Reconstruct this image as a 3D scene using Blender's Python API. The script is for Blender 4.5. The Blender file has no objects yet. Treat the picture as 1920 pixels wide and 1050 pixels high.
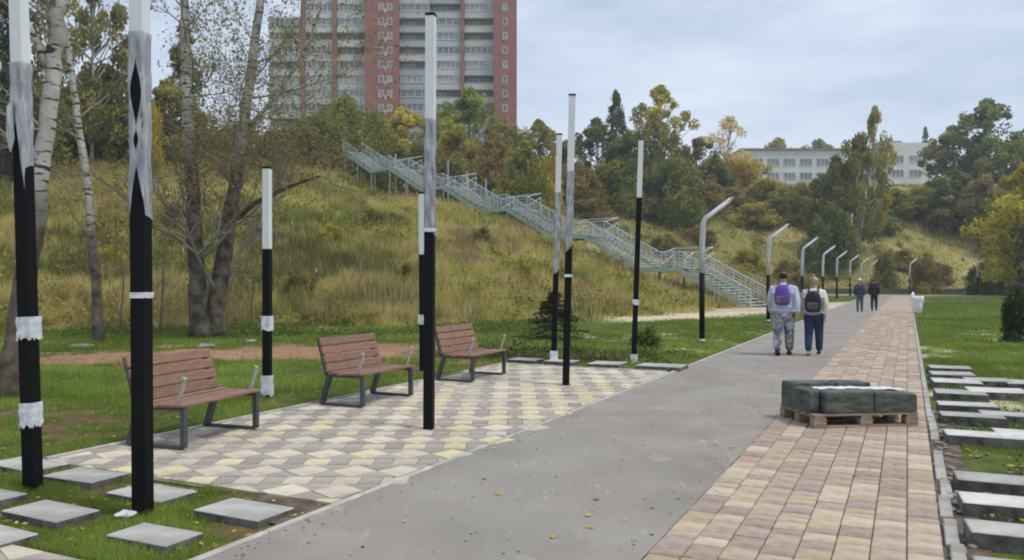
import bpy, math, random
import numpy as np
from mathutils import Vector, Matrix
random.seed(7)
rng = np.random.default_rng(11)
R = math.radians
sc = bpy.context.scene
col = sc.collection

# ------------------------------------------------------------------ camera, light
F, H = 1540.0, 1.6                      # focal length in photo pixels, eye height in metres
TH = math.atan(742 / F)                 # the promenade runs this far to the right of the view
cam = bpy.data.cameras.new("camera"); cam_o = bpy.data.objects.new("camera", cam); col.objects.link(cam_o)
cam.sensor_width = 36; cam.lens = F / 1920 * 36; cam.clip_end = 3000; cam.shift_y = -0.001
cam_o.location = (0, 0, H); cam_o.rotation_euler = (R(90), 0, 0)
sc.camera = cam_o

SUN_EL, SUN_AZ = 62, 120
HAZE = .0007               # degrees: elevation, compass azimuth the light comes from
world = bpy.data.worlds.new("World"); sc.world = world; world.use_nodes = True
wn, wl = world.node_tree.nodes, world.node_tree.links
wn.clear()
wo = wn.new('ShaderNodeOutputWorld'); bg = wn.new('ShaderNodeBackground'); bg.inputs[1].default_value = 0.1
sky = wn.new('ShaderNodeTexSky'); sky.sky_type = 'NISHITA'; sky.sun_disc = False
sky.sun_elevation = R(SUN_EL); sky.sun_rotation = R(SUN_AZ)
tc = wn.new('ShaderNodeTexCoord'); mp = wn.new('ShaderNodeMapping'); mp.inputs['Scale'].default_value = (1.2, 1.2, 4.5)
mp.inputs['Rotation'].default_value = (0, 0, R(20))
nz = wn.new('ShaderNodeTexNoise'); nz.inputs['Scale'].default_value = 2.8; nz.inputs['Detail'].default_value = 7; nz.inputs['Roughness'].default_value = 0.55
cr = wn.new('ShaderNodeValToRGB')
cr.color_ramp.elements[0].position = 0.33; cr.color_ramp.elements[0].color = (3.3, 4.0, 5.1, 1)
cr.color_ramp.elements[1].position = 0.68; cr.color_ramp.elements[1].color = (5.5, 6.05, 6.85, 1)
mx = wn.new('ShaderNodeMix'); mx.data_type = 'RGBA'; mx.inputs[0].default_value = 0.86
wl.new(tc.outputs['Generated'], mp.inputs[0]); wl.new(mp.outputs[0], nz.inputs['Vector']); wl.new(nz.outputs[0], cr.inputs[0])
wl.new(sky.outputs[0], mx.inputs['A']); wl.new(cr.outputs[0], mx.inputs['B'])
wl.new(mx.outputs['Result'], bg.inputs[0]); wl.new(bg.outputs[0], wo.inputs[0])

sun = bpy.data.lights.new("sun", 'SUN'); sun.energy = 1.5; sun.angle = R(11); sun.color = (1, 0.94, 0.84)
sun_o = bpy.data.objects.new("sun", sun); col.objects.link(sun_o)
az = R(SUN_AZ); el = R(SUN_EL)
sd = Vector((math.sin(az) * math.cos(el), math.cos(az) * math.cos(el), math.sin(el)))
sun_o.rotation_euler = sd.to_track_quat('Z', 'Y').to_euler()
vs = sc.view_settings; vs.view_transform = 'Standard'; vs.look = 'None'; vs.gamma = 1; vs.exposure = 0.68; vs.use_curve_mapping = False
sc.render.engine = 'CYCLES'
sc.cycles.max_bounces = 6; sc.cycles.diffuse_bounces = 3; sc.cycles.glossy_bounces = 2; sc.cycles.transmission_bounces = 3
sc.cycles.transparent_max_bounces = 8
sc.cycles.pixel_filter_type = 'BLACKMAN_HARRIS'; sc.cycles.filter_width = 2.0

# ------------------------------------------------------------------ frames of reference
dx, dy = math.sin(TH), math.cos(TH)     # along the promenade
nx, ny = math.cos(TH), -math.sin(TH)    # across it, to the right
def UV(u, v, z=0.0): return (u * dx + v * nx, u * dy + v * ny, z)
def toUV(x, y): return (x * dx + y * dy, x * nx + y * ny)
def G(px, py, z=0.0):                   # survey helper: photo pixel on level z -> place
    s = (py - 523) / (H - z); return ((px - 960) / s, F / s, z)
def P(px, py, Y): return ((px - 960) * Y / F, Y, H + (523 - py) * Y / F)
def rz_path(): return -TH

# ------------------------------------------------------------------ noise in numpy
def _hash(ix, iy, seed):
    h = (ix.astype(np.int64) * 374761393 + iy.astype(np.int64) * 668265263 + seed * 1442695041) & 0x7fffffff
    h = ((h ^ (h >> 13)) * 1274126177) & 0x7fffffff
    return ((h ^ (h >> 16)) & 0xffff) / 65535.0
def vnoise(x, y, seed=0):
    x = np.asarray(x, float); y = np.asarray(y, float)
    ix = np.floor(x); iy = np.floor(y); fx = x - ix; fy = y - iy
    fx = fx * fx * (3 - 2 * fx); fy = fy * fy * (3 - 2 * fy)
    a = _hash(ix, iy, seed); b = _hash(ix + 1, iy, seed); c = _hash(ix, iy + 1, seed); d = _hash(ix + 1, iy + 1, seed)
    return (a * (1 - fx) + b * fx) * (1 - fy) + (c * (1 - fx) + d * fx) * fy
def fbm(x, y, seed=0, oct=4):
    t = 0; a = 0.5
    for i in range(oct):
        t = t + a * vnoise(np.asarray(x) * 2 ** i, np.asarray(y) * 2 ** i, seed + i * 17); a *= 0.5
    return t
def sstep(a, b, x):
    t = np.clip((x - a) / (b - a), 0, 1); return t * t * (3 - 2 * t)

# ------------------------------------------------------------------ materials
def mat(name, c1, c2=None, scale=6, rough=0.8, metal=0.0, bump=0.0, bscale=None, detail=5, spread=(0.35, 0.65), alpha=1.0,
        coords='Object', tint=0.0, stretch=None, spec=0.3, c3=None):
    m = bpy.data.materials.new(name); m.use_nodes = True
    n, l = m.node_tree.nodes, m.node_tree.links
    b = n['Principled BSDF']; b.inputs['Roughness'].default_value = rough; b.inputs['Metallic'].default_value = metal
    b.inputs['Specular IOR Level'].default_value = spec
    b.inputs['Alpha'].default_value = alpha
    if c2 is None:
        c2 = tuple(x * 0.86 for x in c1)
    tcn = n.new('ShaderNodeTexCoord'); mpn = n.new('ShaderNodeMapping'); l.new(tcn.outputs[coords], mpn.inputs[0])
    if stretch: mpn.inputs['Scale'].default_value = stretch
    t = n.new('ShaderNodeTexNoise'); t.inputs['Scale'].default_value = scale; t.inputs['Detail'].default_value = detail
    l.new(mpn.outputs[0], t.inputs['Vector'])
    r = n.new('ShaderNodeValToRGB'); r.color_ramp.elements[0].position = spread[0]; r.color_ramp.elements[1].position = spread[1]
    r.color_ramp.elements[0].color = (*c1, 1); r.color_ramp.elements[1].color = (*c2, 1)
    if c3:
        e = r.color_ramp.elements.new((spread[0] + spread[1]) / 2); e.color = (*c3, 1)
    l.new(t.outputs[0], r.inputs[0])
    out = r.outputs[0]
    if tint:
        oi = n.new('ShaderNodeObjectInfo'); at = n.new('ShaderNodeAttribute'); at.attribute_name = 'tint'
        ad = n.new('ShaderNodeMath'); ad.operation = 'ADD'; l.new(oi.outputs['Random'], ad.inputs[0]); l.new(at.outputs['Fac'], ad.inputs[1])
        fr = n.new('ShaderNodeMath'); fr.operation = 'FRACT'; l.new(ad.outputs[0], fr.inputs[0])
        mr = n.new('ShaderNodeMapRange'); mr.inputs['To Min'].default_value = 1 - tint; mr.inputs['To Max'].default_value = 1 + tint
        l.new(fr.outputs[0], mr.inputs['Value'])
        hs = n.new('ShaderNodeHueSaturation'); l.new(out, hs.inputs['Color']); l.new(mr.outputs[0], hs.inputs['Value']); out = hs.outputs[0]
    l.new(out, b.inputs['Base Color'])
    if bump:
        t2 = n.new('ShaderNodeTexNoise'); t2.inputs['Scale'].default_value = bscale or scale * 6; t2.inputs['Detail'].default_value = 6
        l.new(mpn.outputs[0], t2.inputs['Vector'])
        bp = n.new('ShaderNodeBump'); bp.inputs['Strength'].default_value = bump; bp.inputs['Distance'].default_value = 0.02
        l.new(t2.outputs[0], bp.inputs['Height']); l.new(bp.outputs[0], b.inputs['Normal'])
    return m

def leafmat(name, ca, cb, cc=None, trans=0.5):
    """foliage: the colour runs over ca..cb with each leaf's own tint"""
    m = bpy.data.materials.new(name); m.use_nodes = True
    n, l = m.node_tree.nodes, m.node_tree.links
    n.remove(n['Principled BSDF']); out = n['Material Output']
    at = n.new('ShaderNodeAttribute'); at.attribute_name = 'tint'
    r = n.new('ShaderNodeValToRGB'); r.color_ramp.elements[0].color = (*ca, 1); r.color_ramp.elements[1].color = (*cb, 1)
    if cc:
        e = r.color_ramp.elements.new(0.5); e.color = (*cc, 1)
    l.new(at.outputs['Fac'], r.inputs[0])
    oi = n.new('ShaderNodeObjectInfo'); mr = n.new('ShaderNodeMapRange'); mr.inputs['To Min'].default_value = 0.85; mr.inputs['To Max'].default_value = 1.15
    l.new(oi.outputs['Random'], mr.inputs['Value'])
    hs = n.new('ShaderNodeHueSaturation'); l.new(r.outputs[0], hs.inputs['Color']); l.new(mr.outputs[0], hs.inputs['Value'])
    d = n.new('ShaderNodeBsdfDiffuse'); t = n.new('ShaderNodeBsdfTranslucent'); s = n.new('ShaderNodeMixShader'); s.inputs[0].default_value = trans
    l.new(hs.outputs[0], d.inputs[0]); l.new(hs.outputs[0], t.inputs[0]); l.new(d.outputs[0], s.inputs[1]); l.new(t.outputs[0], s.inputs[2])
    l.new(s.outputs[0], out.inputs[0])
    return m

M = {}
M['black'] = mat('black_paint', (.004, .004, .005), (.007, .007, .008), 3, rough=.6, spec=.12)
M['white_tube'] = mat('white_light_tube', (.72, .74, .74), (.62, .65, .66), 4, rough=.5, stretch=(1, 1, .3))
M['film'] = mat('packing_film', (.24, .245, .265), (.58, .6, .63), 6, rough=.2, alpha=.8, stretch=(5, 5, 1.2), bump=.35, bscale=10, spec=.6, spread=(.3, .75))
M['tape'] = mat('white_tape', (.72, .74, .76), (.55, .58, .62), 12, rough=.5, bump=.5, bscale=40)
M['steel'] = mat('galvanised_steel', (.45, .49, .5), (.6, .64, .65), 4, rough=.5, metal=.2)
M['mint'] = mat('pale_green_steel', (.3, .4, .36), (.4, .49, .45), 3, rough=.6)
M['frame'] = mat('grey_iron', (.05, .055, .06), (.075, .08, .085), 8, rough=.5)
M['alu'] = mat('brushed_arm', (.45, .47, .47), (.34, .36, .36), 8, rough=.4, metal=.3)
M['wood'] = mat('stained_plank', (.3, .17, .125), (.2, .11, .08), 5, rough=.6, stretch=(1, 12, 12), bump=.2, bscale=20, tint=.12)
M['slab'] = mat('concrete_slab', (.45, .44, .41), (.31, .3, .28), 5, rough=.9, bump=.35, bscale=60, tint=.1)
M['side_shade'] = mat('shaded_side_concrete', (.06, .055, .05), (.17, .165, .15), 7, rough=.95, bump=.4, bscale=50, tint=.15)  # slab sides: their shade painted in as a darker concrete colour
M['slabw'] = mat('light_concrete_slab', (.6, .585, .555), (.44, .43, .41), 5, rough=.9, bump=.3, bscale=60, tint=.1)
M['kerb'] = mat('kerb_concrete', (.46, .45, .42), (.3, .28, .25), 5, rough=.9, bump=.4, bscale=40, tint=.12)
M['kerbw'] = mat('pale_kerb_concrete', (.5, .48, .43), (.36, .34, .3), 5, rough=.9, bump=.3, bscale=40, tint=.08)
M['soil'] = mat('soil', (.07, .052, .038), (.17, .13, .095), 7, rough=1, bump=.6, bscale=30)
M['sandbed'] = mat('joint_sand', (.2, .17, .14), (.3, .26, .21), 9, rough=1)
M['cream'] = mat('cream_tile', (.6, .54, .42), (.49, .44, .34), 5, rough=.9, bump=.2, bscale=80, tint=.12, coords='Object')
M['yellow'] = mat('yellow_tile', (.62, .54, .33), (.51, .445, .3), 5, rough=.9, bump=.2, bscale=80, tint=.1)
M['sandy'] = mat('sandy_tile', (.52, .47, .37), (.43, .39, .31), 5, rough=.9, bump=.2, bscale=80, tint=.12)
M['mauve'] = mat('mauve_tile', (.4, .335, .295), (.31, .26, .23), 5, rough=.9, bump=.2, bscale=80, tint=.12)
M['beige'] = mat('beige_tile', (.37, .33, .29), (.29, .26, .23), 5, rough=.9, bump=.2, bscale=80, tint=.12)
M['b_tan'] = mat('tan_paver', (.43, .335, .26), (.3, .23, .18), 7, rough=.9, bump=.3, bscale=60, tint=.15)
M['b_cream'] = mat('pale_paver', (.52, .425, .32), (.4, .32, .24), 7, rough=.9, bump=.3, bscale=60, tint=.12)
M['b_pink'] = mat('pink_paver', (.42, .315, .25), (.3, .225, .18), 7, rough=.9, bump=.3, bscale=60, tint=.12)
M['b_mauve'] = mat('mauve_paver', (.4, .33, .28), (.3, .24, .2), 7, rough=.9, bump=.3, bscale=60, tint=.12)
M['b_ochre'] = mat('ochre_paver', (.46, .37, .25), (.35, .28, .195), 7, rough=.9, bump=.3, bscale=60, tint=.12)
M['red_brick'] = mat('tower_brick', (.3, .14, .105), (.245, .11, .085), .8, rough=.9)
M['panel'] = mat('pale_panel', (.52, .5, .46), (.44, .42, .39), .5, rough=.8, tint=.1)
M['panel_grey'] = mat('grey_panel', (.36, .37, .37), (.3, .31, .31), .5, rough=.8, tint=.1)
M['panel_white'] = mat('white_panel', (.55, .57, .57), (.47, .49, .5), .5, rough=.8, tint=.06)
M['panel_mint'] = mat('mint_panel', (.44, .49, .46), (.38, .43, .41), .5, rough=.8, tint=.08)
M['recess'] = mat('recess_wall', (.25, .25, .24), (.19, .19, .19), .5, rough=.9)
M['glass'] = mat('window_glass', (.12, .14, .16), (.24, .27, .29), .6, rough=.15, spec=.6, tint=.4)
M['wframe'] = mat('window_frame', (.62, .64, .64), (.5, .52, .52), 2, rough=.6)
M['roof'] = mat('flat_roof', (.16, .16, .165), (.2, .2, .2), 1, rough=.9)
M['school'] = mat('school_wall', (.6, .6, .6), (.52, .52, .52), .3, rough=.8)
M['pallet'] = mat('pallet_wood', (.33, .25, .18), (.2, .15, .105), 6, rough=.8, stretch=(1, 8, 8), tint=.12)
M['wrap'] = mat('dark_green_wrap', (.045, .053, .046), (.11, .12, .105), 5, rough=.55, bump=.6, bscale=8, stretch=(1, 1, 3), spec=.25)
M['wfilm'] = mat('white_film', (.75, .78, .8), (.55, .58, .6), 6, rough=.35, bump=.6, bscale=14)
M['bag'] = mat('white_bag', (.85, .85, .83), (.76, .76, .75), 5, rough=.5, bump=.6, bscale=12)
M['skin'] = mat('skin', (.45, .28, .2), (.4, .24, .17), 8, rough=.6)
M['stone'] = mat('rubble_stone', (.34, .31, .27), (.14, .12, .1), 4, rough=.95, bump=.4)
M['bark'] = mat('grey_bark', (.16, .14, .115), (.07, .06, .05), 5, rough=1, bump=.9, bscale=22, stretch=(1, 1, .25))
M['limb'] = mat('limb_bark', (.2, .18, .155), (.33, .3, .26), 3, rough=1)
M['twig'] = mat('twig_bark', (.12, .10, .085), (.2, .17, .145), 5, rough=1)
def birchmat():
    m = mat('birch_bark', (.5, .475, .435), (.3, .28, .25), 3, rough=.8, bump=.3, bscale=18)
    n, l = m.node_tree.nodes, m.node_tree.links; b = n['Principled BSDF']
    src = b.inputs['Base Color'].links[0].from_socket
    g = n.new('ShaderNodeNewGeometry'); mpn = n.new('ShaderNodeMapping'); mpn.inputs['Scale'].default_value = (1.6, 1.6, 7)
    t = n.new('ShaderNodeTexNoise'); t.inputs['Scale'].default_value = 2.2; t.inputs['Detail'].default_value = 3
    l.new(g.outputs['Position'], mpn.inputs[0]); l.new(mpn.outputs[0], t.inputs['Vector'])
    r = n.new('ShaderNodeValToRGB'); r.color_ramp.elements[0].position = .56; r.color_ramp.elements[1].position = .62
    l.new(t.outputs[0], r.inputs[0])
    m1 = n.new('ShaderNodeMix'); m1.data_type = 'RGBA'; m1.inputs['B'].default_value = (.04, .035, .03, 1)
    l.new(r.outputs[0], m1.inputs[0]); l.new(src, m1.inputs['A'])
    # rough dark bark towards the foot of the trunk
    at = n.new('ShaderNodeAttribute'); at.attribute_name = 'rough_bark'
    m2 = n.new('ShaderNodeMix'); m2.data_type = 'RGBA'; l.new(at.outputs['Fac'], m2.inputs[0])
    t3 = n.new('ShaderNodeTexNoise'); t3.inputs['Scale'].default_value = 4; t3.inputs['Detail'].default_value = 6; l.new(g.outputs['Position'], t3.inputs['Vector'])
    r3 = n.new('ShaderNodeValToRGB'); r3.color_ramp.elements[0].position = .35; r3.color_ramp.elements[1].position = .7
    r3.color_ramp.elements[0].color = (.045, .036, .026, 1); r3.color_ramp.elements[1].color = (.2, .165, .12, 1); l.new(t3.outputs[0], r3.inputs[0])
    l.new(m1.outputs['Result'], m2.inputs['A']); l.new(r3.outputs[0], m2.inputs['B']); l.new(m2.outputs['Result'], b.inputs['Base Color'])
    return m
M['birch'] = birchmat()
M['l_dark'] = leafmat('dark_green_leaves', (.075, .1, .03), (.3, .33, .09), (.165, .2, .055))
M['l_green'] = leafmat('green_leaves', (.12, .15, .03), (.42, .43, .1), (.25, .28, .06))
M['l_olive'] = leafmat('olive_leaves', (.14, .14, .045), (.46, .4, .13), (.29, .265, .08))
M['l_yellow'] = leafmat('yellow_leaves', (.36, .29, .04), (.85, .62, .09), (.62, .47, .06))
M['l_ygreen'] = leafmat('yellow_green_leaves', (.19, .2, .035), (.66, .54, .1), (.4, .36, .06))
M['l_russet'] = leafmat('russet_leaves', (.17, .14, .05), (.5, .38, .13), (.33, .26, .09))
M['l_pale'] = leafmat('pale_yellow_leaves', (.4, .33, .12), (.8, .65, .32), (.6, .48, .2))
M['needle'] = leafmat('dark_needles', (.03, .046, .025), (.1, .12, .06), (.058, .078, .038))
M['g_lawn'] = leafmat('lawn_blades', (.17, .15, .05), (.37, .45, .11), (.19, .27, .045), .45)
M['g_tall'] = leafmat('dry_grass_blades', (.11, .10, .028), (.42, .33, .13), (.24, .205, .06), .4)
M['fallen'] = leafmat('fallen_leaf', (.25, .14, .03), (.6, .48, .1), (.45, .33, .06), .2)

# ------------------------------------------------------------------ mesh helpers
def raw_mesh(name, V, Fc, k=None, m=None, tint=None, smooth=False, tint_dom='FACE', extra=None):
    """V (n,3), Fc (f,k) numpy -> mesh (fast)"""
    V = np.asarray(V, np.float32); Fc = np.asarray(Fc, np.int32); k = Fc.shape[1]
    me = bpy.data.meshes.new(name); me.vertices.add(len(V)); me.vertices.foreach_set('co', V.ravel())
    me.loops.add(Fc.size); me.loops.foreach_set('vertex_index', Fc.ravel())
    me.polygons.add(len(Fc)); me.polygons.foreach_set('loop_start', np.arange(0, Fc.size, k, dtype=np.int32))
    if smooth: me.polygons.foreach_set('use_smooth', np.ones(len(Fc), bool))
    me.update(calc_edges=True)
    if tint is not None:
        a = me.attributes.new('tint', 'FLOAT', tint_dom); a.data.foreach_set('value', np.asarray(tint, np.float32))
    if m: me.materials.append(m)
    return me
def link(name, data, parent=None, loc=(0, 0, 0), rz=0):
    o = bpy.data.objects.new(name, data); col.objects.link(o); o.location = loc; o.rotation_euler = (0, 0, rz)
    if parent: o.parent = parent
    return o
def tag(o, label=None, cat=None, group=None, kind=None):
    if label: o['label'] = label
    if cat: o['category'] = cat
    if group: o['group'] = group
    if kind: o['kind'] = kind
    return o
def thing(name, label, cat, loc=(0, 0, 0), rz=0, group=None):
    o = bpy.data.objects.new(name, None); o.empty_display_size = .2; col.objects.link(o)
    o.location = loc; o.rotation_euler = (0, 0, rz)
    return tag(o, label, cat, group)
def copy_tree(o, parent=None):
    c = o.copy(); col.objects.link(c); c.parent = parent
    for ch in [x for x in kids.get(o.name, [])] if o.name in kids else list(o.children):
        copy_tree(ch, c)
    return c
kids = {}
class MB:
    def __init__(s): s.v = []; s.f = []; s.sm = []
    def poly_prism(s, pts, z0, z1, bev=0):
        n = len(pts); b = len(s.v)
        s.v += [(x, y, z0) for x, y in pts] + [(x, y, z1) for x, y in pts]
        s.f.append(tuple(b + i for i in range(n))[::-1]); s.f.append(tuple(b + n + i for i in range(n)))
        for i in range(n):
            j = (i + 1) % n; s.f.append((b + i, b + j, b + n + j, b + n + i))
        return s
    def box(s, c, d, rot=None, bev=0.0):
        """centre, full size; optional chamfer of the long edges all round"""
        hx, hy, hz = d[0] / 2, d[1] / 2, d[2] / 2; b = len(s.v)
        if bev:
            e = bev; P8 = []
            prof = [(-hz, e), (-hz + e, 0), (hz - e, 0), (hz, e)]
            for z, ins in prof:
                P8 += [(-hx + ins, -hy + ins, z), (hx - ins, -hy + ins, z), (hx - ins, hy - ins, z), (-hx + ins, hy - ins, z)]
            fc = [(3, 2, 1, 0), (12, 13, 14, 15)]
            for k in range(3):
                for i in range(4):
                    j = (i + 1) % 4; fc.append((4 * k + i, 4 * k + j, 4 * k + 4 + j, 4 * k + 4 + i))
        else:
            P8 = [(sx * hx, sy * hy, sz * hz) for sz in (-1, 1) for sx, sy in ((-1, -1), (1, -1), (1, 1), (-1, 1))]
            fc = [(3, 2, 1, 0), (4, 5, 6, 7)] + [(i, (i + 1) % 4, 4 + (i + 1) % 4, 4 + i) for i in range(4)]
        for p in P8:
            v = Vector(p)
            if rot is not None: v = rot @ v
            s.v.append((v.x + c[0], v.y + c[1], v.z + c[2]))
        s.f += [tuple(b + i for i in q) for q in fc]; return s
    def bar(s, a, b_, w, h=None, bev=0):
        """box from a to b_, width w, height h"""
        a = Vector(a); b_ = Vector(b_); d = b_ - a
        q = d.to_track_quat('X', 'Z').to_matrix()
        return s.box((a + b_) / 2, (d.length, w, h or w), q, bev)
    def tube(s, pts, rad, n=8, cap=True, jit=0):
        pts = [Vector(p) for p in pts]; b = len(s.v)
        if not hasattr(rad, '__len__'): rad = [rad] * len(pts)
        for i, p in enumerate(pts):
            t = (pts[min(i + 1, len(pts) - 1)] - pts[max(i - 1, 0)]).normalized()
            ref = Vector((1, 0, 0)) if abs(t.x) < .9 else Vector((0, 1, 0))
            x = t.cross(ref).normalized(); y = t.cross(x)
            for k in range(n):
                a = 2 * math.pi * k / n; r = rad[i] * (1 + (random.uniform(-jit, jit) if jit else 0))
                q = p + (x * math.cos(a) + y * math.sin(a)) * r; s.v.append(tuple(q))
        for i in range(len(pts) - 1):
            for k in range(n):
                j = (k + 1) % n; s.f.append((b + i * n + k, b + i * n + j, b + (i + 1) * n + j, b + (i + 1) * n + k))
        if cap:
            s.f.append(tuple(b + k for k in range(n))[::-1]); e = b + (len(pts) - 1) * n; s.f.append(tuple(e + k for k in range(n)))
        return s
    def lathe(s, prof, n=16, c=(0, 0)):
        b = len(s.v)
        for r, z in prof:
            for k in range(n):
                a = 2 * math.pi * k / n; s.v.append((c[0] + r * math.cos(a), c[1] + r * math.sin(a), z))
        for i in range(len(prof) - 1):
            for k in range(n):
                j = (k + 1) % n; s.f.append((b + i * n + k, b + i * n + j, b + (i + 1) * n + j, b + (i + 1) * n + k))
        s.f.append(tuple(b + k for k in range(n))[::-1]); e = b + (len(prof) - 1) * n; s.f.append(tuple(e + k for k in range(n)))
        return s
    def mesh(s, name, m, smooth=False):
        me = bpy.data.meshes.new(name); me.from_pydata(s.v, [], s.f); me.materials.append(m)
        if smooth: me.polygons.foreach_set('use_smooth', [True] * len(me.polygons))
        me.update(); return me
    def build(s, name, m, parent=None, loc=(0, 0, 0), rz=0, smooth=False):
        return link(name, s.mesh(name, m, smooth), parent, loc, rz)

# ------------------------------------------------------------------ terrain
FOOT = np.array([(-140, 4), (-60, 15), (-30, 22), (-15, 25.5), (-4, 28), (2, 32), (7, 38), (14.3, 48.5), (19, 60), (26, 78), (34, 93), (60, 96), (120, 92), (220, 60), (320, 20)], float)
def foot_dist(x, y):
    x = np.asarray(x, float); y = np.asarray(y, float); best = np.full(x.shape, 1e9)
    for i in range(len(FOOT) - 1):
        a, b = FOOT[i], FOOT[i + 1]; ab = b - a; L2 = ab @ ab
        t = np.clip(((x - a[0]) * ab[0] + (y - a[1]) * ab[1]) / L2, 0, 1)
        best = np.minimum(best, np.hypot(x - a[0] - t * ab[0], y - a[1] - t * ab[1]))
    poly = list(map(tuple, FOOT)) + [(900, 20), (900, 1500), (-900, 1500), (-900, 4)]
    ins = np.zeros(x.shape, bool); j = len(poly) - 1
    for i in range(len(poly)):
        xi, yi = poly[i]; xj, yj = poly[j]
        c = ((yi > y) != (yj > y)) & (x < (xj - xi) * (y - yi) / (yj - yi + 1e-12) + xi); ins ^= c; j = i
    return np.where(ins, best, -best)
def hz(x, y):
    x = np.asarray(x, float); y = np.asarray(y, float)
    d0 = foot_dist(x, y); d = np.maximum(d0, 0)
    q = x * .8 + y * .6
    sl = .29 + .19 * sstep(45, 78, q)
    ds = d * d / (d + 3)                      # rounded foot
    h = sl * ds
    n = (fbm(x / 14, y / 14, 3) - .47) * 3.2 + (fbm(x / 4, y / 4, 9) - .47) * .8
    h = h + n * sstep(2, 18, d)
    cap = 18.5 + .05 * np.maximum(d - 60, 0)
    k = 3.0
    h = -k * np.log(np.exp(-np.minimum(h, 60) / k) + np.exp(-cap / k)) + k * np.log1p(np.exp(-cap / k))
    # gully to the right of the stairs
    px_, py_ = x - 14.3, y - 47; along = (-px_ * .676 + py_ * .737); side = px_ * .737 + py_ * .676
    h = h - 1.8 * np.exp(-((side - 6) / 4.0) ** 2) * sstep(2, 12, along) * (1 - sstep(40, 55, along)) + .5 * np.exp(-((side + 1) / 3.5) ** 2) * sstep(4, 14, along) * (1 - sstep(42, 55, along))
    small = (fbm(x * 1.1, y * 1.1, 21) - .47) * .07
    u, v = x * dx + y * dy, x * nx + y * ny
    out = np.maximum(np.maximum(v - .9, -v - 7.6), np.maximum(3 - u, -9e9))
    flat = sstep(0, 2, np.abs(v + 3.3) - 4.4)
    h = h + small * flat - .03
    return np.maximum(h, -.12)
def hz1(x, y): return float(hz(np.array([x]), np.array([y]))[0])

def axis(segs):
    out = [segs[0][0]]
    for a, b, st in segs:
        n = max(1, int(round((b - a) / st))); out += list(np.linspace(a, b, n + 1)[1:])
    return np.array(out)
ax_ = axis([(-300, -140, 20), (-140, -40, 3), (-40, -12, .8), (-12, 8, .22), (8, 30, .6), (30, 160, 2), (160, 300, 20)])
ay_ = axis([(-60, 2, 4), (2, 14, .22), (14, 30, .4), (30, 100, 1.1), (100, 220, 3), (220, 420, 20)])
XX, YY = np.meshgrid(ax_, ay_); ZZ = hz(XX, YY)
nxg, nyg = len(ax_), len(ay_)
idx = np.arange(nxg * nyg).reshape(nyg, nxg)
quads = np.stack([idx[:-1, :-1], idx[:-1, 1:], idx[1:, 1:], idx[1:, :-1]], -1).reshape(-1, 4)

def dirt_mask(x, y):
    """bare soil: the strip behind the benches, scraps in the lawn, the sandy track by the stairs"""
    n = fbm(x / 1.7, y / 1.7, 5) - .47
    m = np.zeros_like(x)
    # brown strip, from the big birch to beyond the second bench
    cy = 17.2 + (x + 8) * .28
    m = np.maximum(m, (1 - sstep(.9, 2.0, np.abs(y - cy) + n * 3.0)) * (1 - sstep(-3.0, 0, x)))
    # sandy track
    ty = 34.5 + (x - 5) * 1.1
    m = np.maximum(m, .99 * (1 - sstep(1.6, 2.9, np.abs((y - ty) * .6) + n * 2)) * sstep(2, 5, x) * (1 - sstep(22, 26, x)))
    m = np.maximum(m, .85 * sstep(.1, .2, fbm(x / .9, y / .9, 31) - .47) * (y < 26))
    return np.clip(m, 0, 1)
def ground_cols(x, y):
    d = foot_dist(x, y); n = fbm(x / 3, y / 3, 41)[..., None]; n2 = fbm(x / 11, y / 11, 42)[..., None]
    lawn = np.array([.075, .105, .025]) * (.6 + 1.0 * n) + np.array([.06, .045, .01]) * sstep(.5, .7, n2)
    dry = np.array([.38, .33, .13]) * (.5 + n) ; green = np.array([.24, .24, .07]) * (.5 + n)
    hill = dry * (1 - sstep(.38, .58, n2)) + green * sstep(.38, .58, n2)
    t = sstep(-1, 2.5, d + (n[..., 0] - .45) * 5)[..., None]
    c = lawn * (1 - t) + hill * t
    u, v = x * dx + y * dy, x * nx + y * ny
    brown = np.array([.3, .18, .11]) * (.6 + .9 * n) * np.where(np.abs(y - 17.2 - (x + 8) * .28) > 3.5, .5, 1.0)[..., None]; sand = np.array([.55, .47, .34]) * (.6 + .7 * n)
    is_s = sstep(1, 3, x)[..., None]
    dm = dirt_mask(x, y)[..., None]
    return c * (1 - dm) + (brown * (1 - is_s) + sand * is_s) * dm
tc_ = ground_cols(XX, YY).reshape(-1, 3)
gm = bpy.data.materials.new('ground'); gm.use_nodes = True
n_, l_ = gm.node_tree.nodes, gm.node_tree.links; b_ = n_['Principled BSDF']; b_.inputs['Roughness'].default_value = 1; b_.inputs['Specular IOR Level'].default_value = .1
vc = n_.new('ShaderNodeAttribute'); vc.attribute_name = 'soil_colour'
ge = n_.new('ShaderNodeNewGeometry'); tn = n_.new('ShaderNodeTexNoise'); tn.inputs['Scale'].default_value = 4; tn.inputs['Detail'].default_value = 9; tn.inputs['Roughness'].default_value = .7
l_.new(ge.outputs['Position'], tn.inputs['Vector'])
mrn = n_.new('ShaderNodeMapRange'); mrn.inputs['From Min'].default_value = .3; mrn.inputs['From Max'].default_value = .7; mrn.inputs['To Min'].default_value = .55; mrn.inputs['To Max'].default_value = 1.45
l_.new(tn.outputs[0], mrn.inputs['Value'])
hsn = n_.new('ShaderNodeHueSaturation'); l_.new(vc.outputs['Color'], hsn.inputs['Color']); l_.new(mrn.outputs[0], hsn.inputs['Value']); l_.new(hsn.outputs[0], b_.inputs['Base Color'])
bpn = n_.new('ShaderNodeBump'); bpn.inputs['Strength'].default_value = .8; bpn.inputs['Distance'].default_value = .05; l_.new(tn.outputs[0], bpn.inputs['Height']); l_.new(bpn.outputs[0], b_.inputs['Normal'])
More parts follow.
